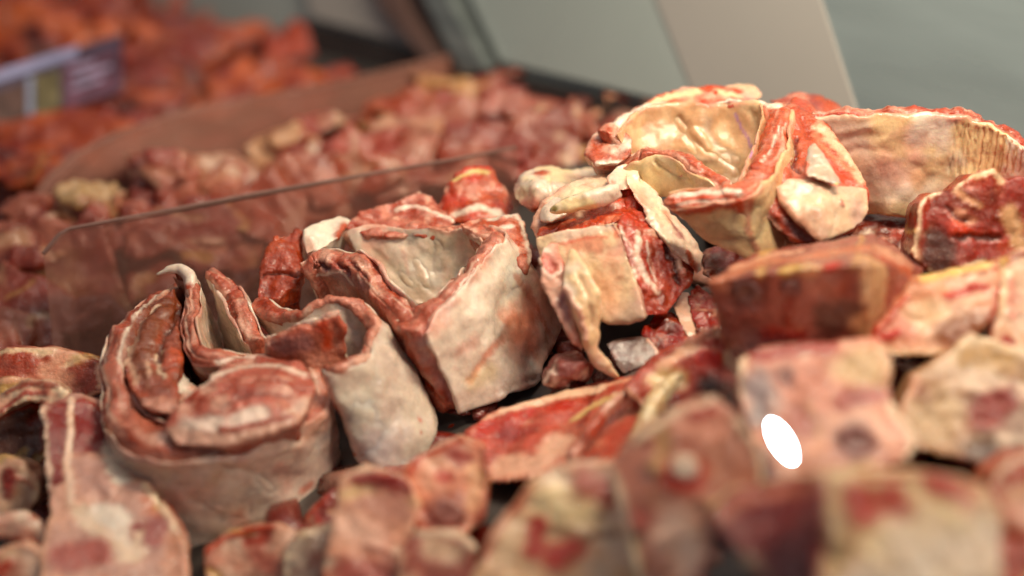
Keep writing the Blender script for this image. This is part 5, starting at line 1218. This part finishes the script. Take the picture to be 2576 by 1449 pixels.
quad_sheet('post_face', wall_poly([(1075, -120), (1130, 0), (1215, 170), (1290, 160), (1200, 0), (1140, -120)], .03), STEEL, .012, post, .002)
quad_sheet('groove', wall_poly([(1025, -120), (1078, 0), (1180, 150), (1212, 168), (1128, 0), (1072, -120)], .022), plain_material('dark_groove', '#3c2c28', .5), .008, post, .001)
quad_sheet('post_edge', wall_poly([(960, -120), (1008, 0), (1120, 140), (1176, 150), (1074, 0), (1022, -120)], .028), plain_material('post_edge_metal', '#8c6e64', .4, .6), .01, post, .002)
# price sign in the third tray
sg = thing('price_sign', 'tilted printed card in a clear sleeve, purple and white, third tray', 'sign', P(150, 330, .40))
S0, S1, S2, S3 = P(-40, 196, .44), P(305, 86, .52), P(308, 232, .50), P(-40, 350, .42)
def sgp(u, v, off=0.0):
    p = (np.array(S0) * (1 - u) + np.array(S1) * u) * (1 - v) + (np.array(S3) * (1 - u) + np.array(S2) * u) * v
    n = np.cross(S1 - S0, S3 - S0); n /= np.linalg.norm(n)
    if n @ (CAM - p) < 0: n = -n
    return p + n * off
def sgrect(name, u0, u1, v0, v1, mat, off):
    return quad_sheet(name, [sgp(u0, v0, off), sgp(u1, v0, off), sgp(u1, v1, off), sgp(u0, v1, off)], mat, .0008, sg)
card = plain_material('card_purple', '#3a2c44', .35, 0, 30, .35)
quad_sheet('card', [sgp(0, 0, 0), sgp(1, 0, 0), sgp(1, 1, 0), sgp(0, 1, 0)], card, .002, sg)
sgrect('header_band', 0.0, .66, -0.02, .17, plain_material('card_white', '#8f8fb4', .3, 0, 20, .25), .004)
sgrect('picture', .03, .30, .32, .95, plain_material('card_picture', '#4c2c24', .35, 0, 60, .6), .004)
sgrect('picture_frame', .29, .335, .26, 1.0, plain_material('card_frame', '#8c93ac', .3), .005)
sgrect('picture', .35, .53, .28, .95, plain_material('card_picture_green', '#5e5230', .35, 0, 60, .5), .004)
sgrect('print', .56, .97, .24, .95, plain_material('card_print', '#5c3048', .35, 0, 50, .7), .004)
inkm = plain_material('card_ink', '#9a8fb0', .35)
for k, (u0, u1, v0) in enumerate(((.60, .78, .34), (.62, .90, .50), (.60, .84, .66))):
    sgrect('print_line', u0, u1, v0, v0 + .06, inkm, .006)

# clear pane added in the near tray to mirror a round lamp set for it
GL_P = P(1968, 1110, -.335)
view = (GL_P - CAM) / np.linalg.norm(GL_P - CAM)
gn = np.array([-0.30, -0.86, 0.42]); gn /= np.linalg.norm(gn)
refl = view - 2 * (view @ gn) * gn
lamp_c = GL_P + refl * 0.36
gu = np.cross(gn, [0, 0, 1]); gu /= np.linalg.norm(gu)
gv = np.cross(gu, gn)
CLEAR = clear_material('clear_acrylic', (0.97, 0.97, 0.97), 0.012, (0.6, 0.6, 0.6), 0.012)
quads = [GL_P + gu * a + gv * b for a, b in ((-.040, -.085), (.030, -.085), (.030, .045), (.024, .052), (-.034, .052), (-.040, .045))]
tag(quad_sheet('tray_divider', quads, CLEAR, .002), 'small clear pane added to mirror a round lamp, near tray', 'divider')
ll = bpy.data.lights.new('round_lamp', 'AREA')
ll.shape = 'ELLIPSE'; ll.size = 0.0205; ll.size_y = 0.041
ll.energy = 0.10; ll.color = (0.88, 0.94, 1.0)
lo = bpy.data.objects.new('round_lamp', ll)
lo.location = lamp_c
lo.rotation_euler = (Vector(GL_P) - Vector(lamp_c)).to_track_quat('-Z', 'Y').to_euler()
lo.rotation_euler.rotate_axis('Z', math.radians(42))
scene.collection.objects.link(lo)

# ------------------------------------------------------------------ trimmings that fill the gaps under the cuts
g = np.random.default_rng(77)
tv, tf, tcol = [], [], []
ico = bmesh.new()
bmesh.ops.create_icosphere(ico, subdivisions=2, radius=1.0)
iv = np.array([x.co[:] for x in ico.verts]); ifc = [tuple(x.index for x in f.verts) for f in ico.faces]
ico.free()
TONES = [lin(c) for c in ('#6e2a24', '#84382e', '#5a2420', '#9a5246', '#b08070', '#7a3630')]
def trim(x, y, z, r):
    q = iv * r * g.uniform(.6, 1.3, 3)
    q = q * np.array([1.2, 1.2, .6]) * (1 + 0.7 * fbm(q + g.uniform(0, 9, 3), 0.9 / r, 2, int(g.integers(1e5))))[:, None]
    off = sum(len(a) for a in tv)
    tv.append(q + np.array([x, y, z]))
    tf.extend([tuple(i + off for i in f) for f in ifc])
    tcol.append(np.tile(np.append(TONES[g.integers(len(TONES))] * g.uniform(.8, 1.15), .9), (len(iv), 1)))
for _ in range(1400):
    r_, q_ = g.uniform(-.35, .62), g.uniform(-.50, .62)
    x, y, z = deck_pt(r_, q_)
    pp, dd = project(np.array([[x, y, z]]))
    if not (-300 < pp[0, 0] < 2850 and 250 < pp[0, 1] < 1900): continue
    trim(x, y, z + g.uniform(-.006, .008), g.uniform(.006, .017))
mt = M(np.vstack(tv), tf)
mt.col = np.vstack(tcol)
tr_o = mt.build('meat_trimmings', MEAT_WET)
tr_o['kind'] = 'stuff'
tr_o['label'] = 'small dark red trimmings filling the gaps under the cuts'
tr_o['category'] = 'meat'
